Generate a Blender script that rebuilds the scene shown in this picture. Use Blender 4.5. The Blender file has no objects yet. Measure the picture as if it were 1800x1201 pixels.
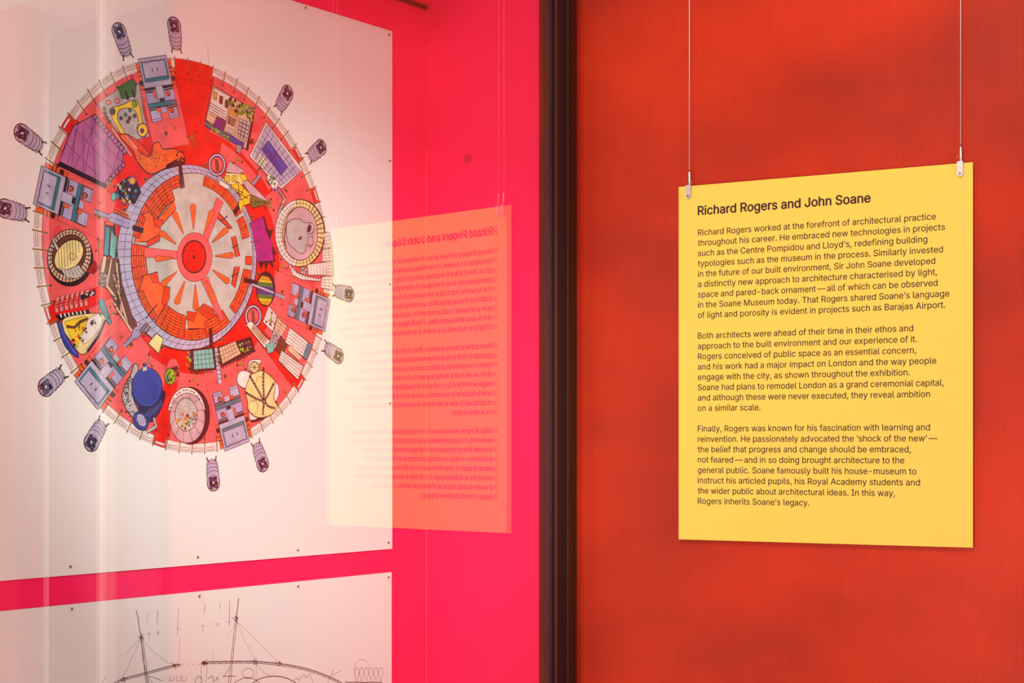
import bpy, bmesh, math, random, os
from mathutils import Vector, Matrix
from mathutils.geometry import tessellate_polygon, interpolate_bezier, delaunay_2d_cdt
import numpy as np

sc = bpy.context.scene
COL = sc.collection
# ------------------------------------------------------------------ camera
F, HOR, CAMZ = 2850.0, 792.0, 1.5          # focal length and eye level, in pixels of the 1800x1201 frame
cam = bpy.data.cameras.new('camera')
cam.sensor_width = 36.0
cam.lens = F / 1800 * 36
cam.shift_y = (HOR - 600.5) / 1800
cam.clip_start = 0.05
camo = bpy.data.objects.new('camera', cam)
camo.location = (0, 0, CAMZ)
camo.rotation_euler = (math.radians(90), 0, 0)
COL.objects.link(camo)
sc.camera = camo
# ------------------------------------------------------------------ world, exposure, lights
sc.view_settings.view_transform = 'Standard'
sc.view_settings.look = 'None'
sc.view_settings.exposure = 0.40
sc.view_settings.gamma = 1.0
sc.view_settings.use_curve_mapping = False
world = bpy.data.worlds.new('world')
sc.world = world
world.use_nodes = True
bg = world.node_tree.nodes['Background']
bg.inputs[0].default_value = (1.0, 0.94, 0.90, 1)
bg.inputs[1].default_value = 0.42


def area(name, loc, target, sx, sy, power, color):
    l = bpy.data.lights.new(name, 'AREA')
    l.shape = 'RECTANGLE'
    l.size, l.size_y = sx, sy
    l.energy = power
    l.color = color
    o = bpy.data.objects.new(name, l)
    o.location = loc
    d = Vector(target) - Vector(loc)
    o.rotation_euler = d.to_track_quat('-Z', 'Y').to_euler()
    COL.objects.link(o)
    return o


def spot(name, loc, target, power, color, angle, blend, size):
    l = bpy.data.lights.new(name, 'SPOT')
    l.energy = power
    l.color = color
    l.spot_size = math.radians(angle)
    l.spot_blend = blend
    l.shadow_soft_size = size
    o = bpy.data.objects.new(name, l)
    o.location = loc
    o.rotation_euler = (Vector(target) - Vector(loc)).to_track_quat('-Z', 'Y').to_euler()
    COL.objects.link(o)
    return o


area('window_light', (-0.9, -0.3, 0.75), (0.3, 3.7, 1.25), 0.9, 0.6, 49, (1.0, 0.96, 0.90))
area('ceiling_light', (0.1, 1.6, 2.82), (0.35, 3.7, 1.7), 0.5, 0.3, 12, (1.0, 0.93, 0.84))
area('picture_light', (2.2, 1.3, 2.6), (0.6, 3.6, 1.6), 0.25, 0.25, 5, (1.0, 0.93, 0.84))
spot('poster_fill_spot', (0.25, 0.4, 2.75), (-0.42, 3.6, 1.55), 450, (0.95, 1.0, 0.93), 27, 1.0, 0.06)  # unseen spot added to brighten the posters behind the glass


# ------------------------------------------------------------------ helpers
def srgb(r, g, b):
    def f(c):
        c = c / 255.0
        return c / 12.92 if c <= 0.04045 else ((c + 0.055) / 1.055) ** 2.4
    return (f(r), f(g), f(b), 1.0)


def mat(name, color, rough=0.6, metal=0.0, spec=0.5, noise=None, bump=None, coat=0.0):
    m = bpy.data.materials.new(name)
    m.use_nodes = True
    nt = m.node_tree
    b = nt.nodes['Principled BSDF']
    b.inputs['Base Color'].default_value = color
    b.inputs['Roughness'].default_value = rough
    b.inputs['Metallic'].default_value = metal
    b.inputs['Specular IOR Level'].default_value = spec
    b.inputs['Coat Weight'].default_value = coat
    tc = nt.nodes.new('ShaderNodeTexCoord')
    if noise:                       # (scale xyz, detail, colour2, low, high)
        mp = nt.nodes.new('ShaderNodeMapping')
        mp.inputs['Scale'].default_value = noise[0]
        nt.links.new(tc.outputs['Object'], mp.inputs[0])
        n = nt.nodes.new('ShaderNodeTexNoise')
        n.inputs['Detail'].default_value = noise[1]
        n.inputs['Scale'].default_value = 1
        nt.links.new(mp.outputs[0], n.inputs['Vector'])
        r = nt.nodes.new('ShaderNodeValToRGB')
        r.color_ramp.elements[0].position = noise[3]
        r.color_ramp.elements[1].position = noise[4]
        r.color_ramp.elements[0].color = color
        r.color_ramp.elements[1].color = noise[2]
        nt.links.new(n.outputs[0], r.inputs[0])
        nt.links.new(r.outputs[0], b.inputs['Base Color'])
    if bump:                        # (scale xyz, strength, distance)
        mp = nt.nodes.new('ShaderNodeMapping')
        mp.inputs['Scale'].default_value = bump[0]
        nt.links.new(tc.outputs['Object'], mp.inputs[0])
        n = nt.nodes.new('ShaderNodeTexNoise')
        n.inputs['Detail'].default_value = 4
        n.inputs['Scale'].default_value = 1
        nt.links.new(mp.outputs[0], n.inputs['Vector'])
        bp = nt.nodes.new('ShaderNodeBump')
        bp.inputs['Strength'].default_value = bump[1]
        bp.inputs['Distance'].default_value = bump[2]
        nt.links.new(n.outputs[0], bp.inputs['Height'])
        nt.links.new(bp.outputs[0], b.inputs['Normal'])
    return m


def link(o, parent=None, **props):
    COL.objects.link(o)
    if parent:
        o.parent = parent
    for k, v in props.items():
        if v:
            o[k] = v
    return o


def mesh_obj(name, verts, faces, m, parent=None, bevel=0, **props):
    me = bpy.data.meshes.new(name)
    me.from_pydata([tuple(v) for v in verts], [], faces)
    bm = bmesh.new()
    bm.from_mesh(me)
    bmesh.ops.recalc_face_normals(bm, faces=bm.faces)
    if bevel:
        bmesh.ops.bevel(bm, geom=list(bm.edges), offset=bevel, segments=2, affect='EDGES', profile=0.6)
    bm.to_mesh(me)
    bm.free()
    me.materials.append(m)
    o = bpy.data.objects.new(name, me)
    return link(o, parent, **props)


BOXF = [(0, 1, 2, 3), (7, 6, 5, 4), (0, 4, 5, 1), (1, 5, 6, 2), (2, 6, 7, 3), (3, 7, 4, 0)]


def prism(name, foot, z0, z1, m, parent=None, bevel=0, **props):
    """vertical prism standing on a ground polygon (list of 2-D points)"""
    n = len(foot)
    v = [(p[0], p[1], z0) for p in foot] + [(p[0], p[1], z1) for p in foot]
    f = [tuple(range(n)), tuple(range(2 * n - 1, n - 1, -1))]
    f += [(i, (i + 1) % n, n + (i + 1) % n, n + i) for i in range(n)]
    return mesh_obj(name, v, f, m, parent, bevel, **props)


def empty(name, loc, rotz=0, **props):
    o = bpy.data.objects.new(name, None)
    o.location = loc
    o.rotation_euler = (0, 0, rotz)
    o.empty_display_size = 0.05
    return link(o, None, **props)


# ------------------------------------------------------------------ plan geometry of the place
def V2(x, y):
    return Vector((x, y))


H = 0.80                                              # height of the text panel in metres
PL = V2((1192.9 - 900) / F, 1.0) * (F / 619.8 * H)     # left and right edge of the text panel
PR = V2((1710 - 900) / F, 1.0) * (F / 678.1 * H)
wd = (PR - PL).normalized()                            # along the red wall, to the right
wn = V2(wd.y, -wd.x)                                   # out of the red wall, to the viewer
gb = math.radians(35.3)
gd = V2(math.sin(gb), math.cos(gb))                    # along the glass, away from the viewer
gn = V2(math.cos(gb), -math.sin(gb))                   # out of the glass, to the viewer's side
GOFF = -2.5625 * H                                     # gn . p on the glass
pt_ = math.atan2(F, 2100.0)
pd = V2(math.cos(pt_), math.sin(pt_))                  # along the pink back wall, away from the viewer
pn = V2(math.sin(pt_), -math.cos(pt_))                 # out of it, to the viewer


def hit(px, n, off):
    """ground point where the column px of the view meets the vertical plane n.p = off"""
    d = V2((px - 900) / F, 1.0)
    return d * (off / n.dot(d))


def zat(p, py):
    return CAMZ - (py - HOR) / F * p.y


S0 = hit(969, gn, GOFF - 0.004)
sd = -pn                                                # side wall runs square to the back wall
COR = S0 + sd * 0.1
for _ in range(30):                                     # corner appears at column 749.5
    q = (COR.x / COR.y) * F + 900
    COR += sd * (q - 749.5) * 0.001
POFF = pn.dot(COR)
GAP = 0.013
WOFF = wn.dot(PL) - GAP

# ------------------------------------------------------------------ materials
M = {}
M['paint'] = mat('red_wall_paint', (0.50, 0.022, 0.008, 1), 0.42, spec=0.13,
                 noise=((2.2, 2.2, 3.1), 7, (0.62, 0.045, 0.018, 1), 0.36, 0.68), bump=((9, 9, 240), 0.12, 0.0012))
# brushed red paint: slow mottling, fine vertical and swirled strokes, uneven gloss
nt = M['paint'].node_tree
N, L = nt.nodes, nt.links
b = N['Principled BSDF']
ramp = [n for n in N if n.type == 'VALTORGB'][0]
ramp.color_ramp.elements[0].color = (0.39, 0.026, 0.010, 1)
ramp.color_ramp.elements[1].color = (0.62, 0.036, 0.010, 1)
tc = [n for n in N if n.type == 'TEX_COORD'][0]
mp = N.new('ShaderNodeMapping'); mp.inputs['Scale'].default_value = (120, 120, 3.0)
L.new(tc.outputs['Object'], mp.inputs[0])
dist = N.new('ShaderNodeTexNoise'); dist.inputs['Scale'].default_value = 2.6; dist.inputs['Detail'].default_value = 2
L.new(tc.outputs['Object'], dist.inputs['Vector'])
va = N.new('ShaderNodeVectorMath'); va.operation = 'MULTIPLY_ADD'
va.inputs[1].default_value = (9, 9, 9)
L.new(dist.outputs['Color'], va.inputs[0]); L.new(mp.outputs[0], va.inputs[2])
st = N.new('ShaderNodeTexNoise'); st.inputs['Scale'].default_value = 1.0; st.inputs['Detail'].default_value = 5
st.inputs['Roughness'].default_value = 0.65
L.new(va.outputs[0], st.inputs['Vector'])
mx = N.new('ShaderNodeMix'); mx.data_type = 'RGBA'; mx.blend_type = 'MULTIPLY'; mx.inputs[0].default_value = 0.8
sr = N.new('ShaderNodeMapRange'); sr.inputs[1].default_value = 0.3; sr.inputs[2].default_value = 0.7
sr.inputs[3].default_value = 0.94; sr.inputs[4].default_value = 1.06
L.new(st.outputs[0], sr.inputs[0])
L.new(ramp.outputs[0], mx.inputs[6]); L.new(sr.outputs[0], mx.inputs[7])
L.new(mx.outputs[2], b.inputs['Base Color'])
bp = [n for n in N if n.type == 'BUMP'][0]
L.new(st.outputs[0], bp.inputs['Height'])
rr = N.new('ShaderNodeMapRange'); rr.inputs[1].default_value = 0.3; rr.inputs[2].default_value = 0.75
rr.inputs[3].default_value = 0.38; rr.inputs[4].default_value = 0.62
L.new(dist.outputs[0], rr.inputs[0]); L.new(rr.outputs[0], b.inputs['Roughness'])

M['pink'] = mat('hot_pink_board', (1.0, 0.014, 0.125, 1), 0.55, spec=0.15)
M['pink_light'] = mat('pink_soffit', (1.0, 0.03, 0.10, 1), 0.4)
M['frame'] = mat('dark_bronze_metal', (0.022, 0.007, 0.007, 1), 0.5, spec=0.25)
M['frame_dark'] = mat('black_gasket', (0.010, 0.004, 0.004, 1), 0.5)
M['bead'] = mat('worn_bronze_bead', (0.075, 0.025, 0.022, 1), 0.5, spec=0.3)
M['wood'] = mat('red_brown_timber', (0.065, 0.009, 0.003, 1), 0.5, spec=0.2,
                noise=((60, 60, 2.0), 5, (0.03, 0.009, 0.003, 1), 0.35, 0.65))
M['yellow'] = mat('yellow_foam_board', (0.86, 0.60, 0.082, 1), 0.5, spec=0.35)
M['ink'] = mat('dark_plum_ink', (0.055, 0.014, 0.020, 1), 0.6, spec=0.2)
M['steel'] = mat('brushed_steel', (0.62, 0.60, 0.56, 1), 0.28, metal=1.0)
M['plate'] = mat('satin_nickel', (0.60, 0.56, 0.56, 1), 0.45, metal=0.6)
M['wire'] = mat('pale_steel_wire', (0.72, 0.66, 0.60, 1), 0.35, metal=0.25)
M['screw'] = mat('dull_screw_steel', (0.35, 0.30, 0.28, 1), 0.35, metal=0.9)
M['paper'] = mat('matt_print_paper', (0.80, 0.82, 0.80, 1), 0.75, spec=0.15, bump=((12, 12, 900), 0.10, 0.0004))
M['pin'] = mat('copper_pin_metal', (0.30, 0.05, 0.03, 1), 0.35, metal=0.5)
M['floor'] = mat('oak_floor', (0.35, 0.20, 0.10, 1), 0.35, noise=((2, 30, 1), 5, (0.22, 0.12, 0.06, 1), 0.3, 0.7))
M['ceiling'] = mat('white_ceiling', (0.75, 0.72, 0.68, 1), 0.8)
M['plaster'] = mat('blue_grey_plaster', (0.16, 0.10, 0.13, 1), 0.7)
M['reflection_disc'] = mat('dark_pink_reflection', (0.62, 0.004, 0.05, 1), 0.4)

# glass: mirror-like share by viewing angle, the rest passes straight through
m = bpy.data.materials.new('window_glass')
m.use_nodes = True
nt = m.node_tree
nt.nodes.clear()
N, L = nt.nodes, nt.links
out = N.new('ShaderNodeOutputMaterial')
tr = N.new('ShaderNodeBsdfTransparent')
gl = N.new('ShaderNodeBsdfGlossy'); gl.inputs['Roughness'].default_value = 0.0
gl.inputs[0].default_value = (1, 1, 1, 1)
geo = N.new('ShaderNodeNewGeometry')
dot = N.new('ShaderNodeVectorMath'); dot.operation = 'DOT_PRODUCT'
L.new(geo.outputs['Incoming'], dot.inputs[0]); L.new(geo.outputs['Normal'], dot.inputs[1])
ab = N.new('ShaderNodeMath'); ab.operation = 'ABSOLUTE'; L.new(dot.outputs['Value'], ab.inputs[0])
om = N.new('ShaderNodeMath'); om.operation = 'SUBTRACT'; om.inputs[0].default_value = 1.0; L.new(ab.outputs[0], om.inputs[1])
pw = N.new('ShaderNodeMath'); pw.operation = 'POWER'; pw.inputs[1].default_value = 5.0; L.new(om.outputs[0], pw.inputs[0])
ma = N.new('ShaderNodeMath'); ma.operation = 'MULTIPLY_ADD'
ma.inputs[1].default_value = 0.86; ma.inputs[2].default_value = 0.14
L.new(pw.outputs[0], ma.inputs[0])
mi = N.new('ShaderNodeMixShader')
L.new(ma.outputs[0], mi.inputs[0]); L.new(tr.outputs[0], mi.inputs[1]); L.new(gl.outputs[0], mi.inputs[2])
L.new(mi.outputs[0], out.inputs[0])
M['glass'] = m

# printing ink: flat print colours carried by a colour attribute
m = bpy.data.materials.new('printed_ink')
m.use_nodes = True
nt = m.node_tree
at = nt.nodes.new('ShaderNodeAttribute'); at.attribute_name = 'ink'
b = nt.nodes['Principled BSDF']
b.inputs['Roughness'].default_value = 0.7
b.inputs['Specular IOR Level'].default_value = 0.15
tcn = nt.nodes.new('ShaderNodeTexCoord')
nz = nt.nodes.new('ShaderNodeTexNoise'); nz.inputs['Scale'].default_value = 34; nz.inputs['Detail'].default_value = 6
nt.links.new(tcn.outputs['Object'], nz.inputs['Vector'])
mr = nt.nodes.new('ShaderNodeMapRange')
mr.inputs[1].default_value = 0.3; mr.inputs[2].default_value = 0.7; mr.inputs[3].default_value = 0.72; mr.inputs[4].default_value = 1.02
nt.links.new(nz.outputs[0], mr.inputs[0])
mm = nt.nodes.new('ShaderNodeMix'); mm.data_type = 'RGBA'; mm.blend_type = 'MULTIPLY'; mm.inputs[0].default_value = 1
nt.links.new(at.outputs['Color'], mm.inputs[6]); nt.links.new(mr.outputs[0], mm.inputs[7])
nt.links.new(mm.outputs[2], b.inputs['Base Color'])
M['print'] = m

# ------------------------------------------------------------------ setting
CEIL = 3.0
wall_l = V2(0, 0)
wA = hit(1006, wn, WOFF)                                # red wall starts behind the window jamb
wB = wA + wd * ((1.60 - wA.x) / wd.x)                   # and ends at a doorway right of the view
prism('wall_right', [wA, wB, wB - wn * 0.10, wA - wn * 0.10], 0, CEIL, M['paint'], kind='structure')
wC = wA + wd * ((2.34 - wA.x) / wd.x)
wD = wA + wd * ((3.40 - wA.x) / wd.x)
prism('wall_front', [wC, wD, wD - wn * 0.10, wC - wn * 0.10], 0, CEIL, M['paint'], kind='structure')
prism('trim_2', [wB + wd * 0.001, wB + wd * 0.05, wB + wd * 0.05 - wn * 0.12, wB + wd * 0.001 - wn * 0.12], 0, 2.4, M['wood'], kind='structure')
prism('wall_passage', [wB + wd * 0.06 - wn * 0.30, wC - wn * 0.30 + wd * .3, wC - wn * 0.36 + wd * .3, wB + wd * 0.06 - wn * 0.36], 0, CEIL, M['plaster'], kind='structure')
wF = wA + wd * ((1.90 - wA.x) / wd.x)
prism('trim_5', [wF, wF + wd * .035, wF + wd * .035 - wn * 0.04, wF - wn * 0.04], 0, CEIL, M['ceiling'], kind='structure')
# recess behind the glass
g0 = hit(969, gn, GOFF)                                 # right end of the glass opening
gl_len = 2.9
gE = g0 - gd * gl_len                                   # far left end, beside the viewer
sEnd = COR + pn * 0.0
bL = COR - pd * 3.0
prism('wall_back', [COR + pd * 0.03, bL, bL - pn * 0.03, COR + pd * 0.03 - pn * 0.03], 0.3, CEIL, M['pink'], kind='structure')
prism('wall_side', [COR, S0, S0 + pd * 0.03, COR + pd * 0.03], 0.3, CEIL, M['pink'], kind='structure')
# slim pale strip painting the lit edge highlight of the recess corner
jb = COR - pd * 0.0012 + pn * 0.0012
prism('corner_highlight', [COR + pn * .0002 - pd * .0002, COR - pd * 0.0016 + pn * .0002, COR - pd * 0.0016 + pn * 0.0014, COR + pn * 0.0014 - pd * .0002], 0.32, zat(COR, 262), mat('pale_edge_highlight', (1, .10, .16, 1), .4), kind='structure')
# soffit with a slanted right edge, and the dark slot along the back wall
hc = zat(COR, 11)


def on_level(px, py, z):
    y = (z - CAMZ) * F / (HOR - py)
    return V2((px - 900) / F * y, y)


e1 = on_level(760, 0, hc) - COR
e1.normalize()
eG = COR + e1 * ((GOFF - 0.02 - gn.dot(COR)) / gn.dot(e1))
sof = [COR - pd * 0.001, COR - pd * 2.4, COR - pd * 2.4 + pn * 0.08, eG - gd * 2.2, eG]
prism('ceiling_recess', sof, hc, hc + 0.03, M['pink_light'], kind='structure')
prism('trim_4', [COR - pd * 0.003 + pn * 0.001, COR - pd * 2.3 + pn * 0.001, COR - pd * 2.3 + pn * 0.005, COR - pd * 0.003 + pn * 0.005],
      zat(COR, 18.5), hc - 0.0005, M['frame_dark'], kind='structure')
prism('floor_recess', [COR + pd * .02, bL, bL + pn * 0.05, gE - gn * 0.02, g0 - gn * 0.02], 0.24, 0.299, M['pink'], kind='structure')
# floor and ceiling of the room
prism('floor', [V2(-3.4, -2.5), V2(3.6, -2.5), V2(3.6, 4.3), V2(-3.4, 4.3)], -0.1, 0, M['floor'], kind='structure')
prism('ceiling', [V2(-3.4, -2.5), V2(3.6, -2.5), V2(3.6, 4.3), V2(-3.4, 4.3)], CEIL, CEIL + 0.1, M['ceiling'], kind='structure')

# window: pane, stiles and rails
win = empty('window_1', (g0.x, g0.y, 0.0), kind='structure')


def on_glass(px, out):
    """column px on the glass plane, then moved out of the pane towards the room"""
    return hit(px, gn, GOFF) + gn * out


def glass_bar(name, pa, pb, back, front, z0, z1, m, parent, bevel=0, **k):
    a, b_ = hit(pa, gn, GOFF + front), hit(pb, gn, GOFF + front)
    pts = [a, b_, b_ + gn * (back - front), a + gn * (back - front)]
    pts = [p - g0 for p in pts]
    return prism(name, pts, z0, z1, m, parent, bevel, **k)


t = 0.0076
pane_pts = [V2(0, 0), -gd * gl_len, -gd * gl_len - gn * t, -gn * t]
prism('pane', pane_pts, 0.34, 2.90, M['glass'], win)
glass_bar('stile', 969.2, 977, -0.03, 0.004, 0.3, 2.95, M['frame'], win, 0.0006)
glass_bar('bead', 976.6, 980.6, -0.03, 0.0065, 0.3, 2.95, M['bead'], win, 0.0006)
glass_bar('outer_stile', 980.2, 993.4, -0.03, 0.003, 0.3, 2.95, M['frame_dark'], win, 0.0006)
glass_bar('gasket', 993.2, 995.2, -0.03, 0.0045, 0.3, 2.95, M['frame'], win)
glass_bar('rebate', 995.0, 998.6, -0.03, 0.001, 0.3, 2.95, M['frame_dark'], win)
glass_bar('edge_strip', 998.4, 999.4, -0.03, 0.004, 0.3, 2.95, M['bead'], win)
rail = [V2(0, 0) + gn * .004, -gd * gl_len + gn * .004, -gd * gl_len - gn * .03, -gn * .03]
prism('rail', rail, 0.3, 0.345, M['frame'], win)
prism('rail', rail, 2.895, 2.95, M['frame'], win)
lf = [-gd * gl_len + gn * .004, -gd * (gl_len + .05) + gn * .004, -gd * (gl_len + .05) - gn * .03, -gd * gl_len - gn * .03]
prism('stile', lf, 0.3, 2.95, M['frame'], win)
# apron below and lintel above the window
prism('wall_left', [g0, gE, gE - gn * .03, g0 - gn * .03], 0, 0.298, M['paint'], kind='structure')

# timber jamb between window and red wall, moulded in four strips
jam = empty('trim_1', (g0.x, g0.y, 0.0), kind='structure')
for i, (a, b_, fr) in enumerate([(999.6, 1002.6, 0.002), (1002.5, 1004.2, -0.001), (1004.1, 1008.6, 0.001), (1008.5, 1010.2, -0.002), (1010.1, 1014.0, 0.002)]):
    glass_bar('moulding', a, b_, -0.03, fr, 0.0, 2.98, M['wood'], jam, 0.0004)
# ------------------------------------------------------------------ text panel
def wall_pt(px, out=0.0):
    return hit(px, wn, WOFF + out)


ang = math.atan2(wd.y, wd.x)
PW = (PR - PL).length
zt = CAMZ + (HOR - 0.5 * (329.1 + 0)) * 0
z_top = 0.5 * (zat(PL, 329.1) + zat(PR, 284.6))
z_bot = 0.5 * (zat(PL, 948.9) + zat(PR, 962.7))
base = PL - wn * 0.002
panel = empty('text_panel', (base.x, base.y, z_bot), ang, label='yellow rectangular text panel with dark plum lettering hanging on red wall', category='sign')
PH = z_top - z_bot
# local frame of the panel: x along the wall, y into the wall, z up; front face at y = -0.002
bx = [(0, -.002, 0), (PW, -.002, 0), (PW, -.002, PH), (0, -.002, PH), (0, .003, 0), (PW, .003, 0), (PW, .003, PH), (0, .003, PH)]
mesh_obj('board', bx, [(0, 1, 2, 3), (7, 6, 5, 4), (0, 4, 5, 1), (1, 5, 6, 2), (2, 6, 7, 3), (3, 7, 4, 0)], M['yellow'], panel, 0.0004)


def panel_xy(px, py):
    p = hit(px, wn, wn.dot(PL))
    return (p - PL).dot(wd), zat(p, py) - z_bot


FONT = None
try:
    FONT = bpy.data.fonts.load(os.path.join(bpy.utils.system_resource('DATAFILES'), 'fonts', 'Inter.woff2'))
except Exception:
    FONT = None


def outline(text):
    """outline polygons of a line of text, size 1"""
    cu = bpy.data.curves.new('line', 'FONT')
    if FONT:
        cu.font = FONT
    cu.body = text
    cu.size = 1
    o = bpy.data.objects.new('line', cu)
    COL.objects.link(o)
    c = o.to_curve(bpy.context.evaluated_depsgraph_get())
    polys = []
    for sp in c.splines:
        bp_ = sp.bezier_points
        n = len(bp_)
        q = []
        for i in range(n):
            p, r = bp_[i], bp_[(i + 1) % n]
            straight = p.handle_right_type == 'VECTOR' and r.handle_left_type == 'VECTOR'
            seg = interpolate_bezier(p.co, p.handle_right, r.handle_left, r.co, 2 if straight else 4)
            q += [(v.x, v.y) for v in seg[:-1]]
        polys.append(q)
    o.to_curve_clear()
    bpy.data.objects.remove(o)
    bpy.data.curves.remove(cu)
    return polys


def fill_outline(polys):
    """triangles covering every point the outlines wind around (overlapping strokes stay filled)"""
    pts, edges = [], []
    for q in polys:
        k = len(pts)
        pts += [Vector(p) for p in q]
        edges += [(k + i, k + (i + 1) % len(q)) for i in range(len(q))]
    vo, eo, fo, *_ = delaunay_2d_cdt(pts, edges, [], 0, 1e-6)
    V_ = np.array([(v.x, v.y) for v in vo])
    T_ = np.array([f for f in fo if len(f) == 3])
    cen = V_[T_].mean(axis=1)
    P_ = np.array([(p.x, p.y) for p in pts])
    E_ = np.array(edges)
    A, B = P_[E_[:, 0]], P_[E_[:, 1]]
    keep = np.zeros(len(cen), bool)
    for i in range(0, len(cen), 512):
        c = cen[i:i + 512]
        x, y = c[:, 0:1], c[:, 1:2]
        up = (A[:, 1] <= y) & (B[:, 1] > y)
        dn = (A[:, 1] > y) & (B[:, 1] <= y)
        side = (B[:, 0] - A[:, 0]) * (y - A[:, 1]) - (x - A[:, 0]) * (B[:, 1] - A[:, 1])
        w = (up & (side > 0)).sum(1) - (dn & (side < 0)).sum(1)
        keep[i:i + 512] = w != 0
    return V_, T_[keep]


_h = outline('H')
CAPH = max(p[1] for q in _h for p in q)


def text_block(name, lines, size, weight, parent):
    """lines: (text, x, baseline, wanted width) in panel metres; every line is fitted to its width"""
    vs, fs = [], []
    for s, x, y, w in lines:
        V_, T_ = fill_outline(outline(s))
        x0, x1 = V_[:, 0].min(), V_[:, 0].max()
        k = w / (x1 - x0)
        for n_, (dx, dz) in enumerate(((0, 0), (-weight, 0), (weight, 0), (0, weight * .8), (0, -weight * .8))):
            start = len(vs)
            vs += [(x + dx + (a - x0) * k, -0.00225 - n_ * 0.00001, y + dz + b_ * size) for a, b_ in V_]
            fs += [tuple(int(i) + start for i in t_) for t_ in T_]
    me = bpy.data.meshes.new(name)
    me.from_pydata(vs, [], fs)
    me.materials.append(M['ink'])
    return link(bpy.data.objects.new(name, me), parent)


A1 = ["Richard Rogers worked at the forefront of architectural practice",
      "throughout his career. He embraced new technologies in projects",
      "such as the Centre Pompidou and Lloyd\u2019s, redefining building",
      "typologies such as the museum in the process. Similarly invested",
      "in the future of our built environment, Sir John Soane developed",
      "a distinctly new approach to architecture characterised by light,",
      "space and pared-back ornament\u2009\u2014\u2009all of which can be observed",
      "in the Soane Museum today. That Rogers shared Soane\u2019s language",
      "of light and porosity is evident in projects such as Barajas Airport."]
E1 = [1645, 1661, 1630, 1657.5, 1644, 1647, 1648, 1669, 1661.5]
A2 = ["Both architects were ahead of their time in their ethos and",
      "approach to the built environment and our experience of it.",
      "Rogers conceived of public space as an essential concern,",
      "and his work had a major impact on London and the way people",
      "engage with the city, as shown throughout the exhibition.",
      "Soane had plans to remodel London as a grand ceremonial capital,",
      "and although these were never executed, they reveal ambition",
      "on a similar scale."]
E2 = [1605.5, 1612, 1610.5, 1646, 1599.5, 1659, 1635, 1337]
A3 = ["Finally, Rogers was known for his fascination with learning and",
      "reinvention. He passionately advocated the \u2018shock of the new\u2019\u2009\u2014",
      "the belief that progress and change should be embraced,",
      "not feared\u2009\u2014\u2009and in so doing brought architecture to the",
      "general public. Soane famously built his house-museum to",
      "instruct his articled pupils, his Royal Academy students and",
      "the wider public about architectural ideas. In this way,",
      "Rogers inherits Soane\u2019s legacy."]
E3 = [1635, 1648, 1601.5, 1590, 1611, 1617.5, 1573.5, 1423]
x0p, _ = panel_xy(1227, 600)


def block(name, texts, ends, first):
    ls = []
    for i, (s, e) in enumerate(zip(texts, ends)):
        _, yb = panel_xy(1227, 414.3 + 18.14 * (first + i))
        xe, _ = panel_xy(e, 600)
        ls.append((s, x0p - 0.0006 * (first + i) / 26, yb, xe - x0p))
    return text_block(name, ls, SIZE, 0.00018, panel)


SIZE = 10.4 / CAPH / F * PL.y * 1.0
xe, _ = panel_xy(1530, 600)
_, yb = panel_xy(1227, 378.2)
text_block('heading', [("Richard Rogers and John Soane", x0p, yb, xe - x0p)], 15.3 / CAPH / F * PL.y, 0.00085, panel)
block('paragraph', A1, E1, 0)
block('paragraph', A2, E2, 10)
block('paragraph', A3, E3, 19)


# ------------------------------------------------------------------ hanging cables
def lathe(bm, prof, cx=0.0, cy=0.0, seg=20):
    rings = []
    for r, z in prof:
        rings.append([bm.verts.new((cx + r * math.cos(2 * math.pi * i / seg), cy + r * math.sin(2 * math.pi * i / seg), z)) for i in range(seg)])
    for a, b_ in zip(rings, rings[1:]):
        for i in range(seg):
            j = (i + 1) % seg
            f = bm.faces.new((a[i], a[j], b_[j], b_[i])); f.smooth = True
    bm.faces.new(rings[0][::-1]); bm.faces.new(rings[-1])


def bm_obj(name, bm, m, parent=None, **props):
    me = bpy.data.meshes.new(name)
    bmesh.ops.recalc_face_normals(bm, faces=bm.faces)
    bm.to_mesh(me)
    bm.free()
    me.materials.append(m)
    return link(bpy.data.objects.new(name, me), parent, **props)


def tube_between(bm, a, b_, r, seg=10):
    a, b_ = Vector(a), Vector(b_)
    q = (b_ - a).to_track_quat('Z', 'Y')
    n = (b_ - a).length
    start = len(bm.verts)
    lathe(bm, [(r, 0), (r, n)], seg=seg)
    bm.verts.ensure_lookup_table()
    for v in bm.verts[start:]:
        v.co = a + q @ v.co


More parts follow.
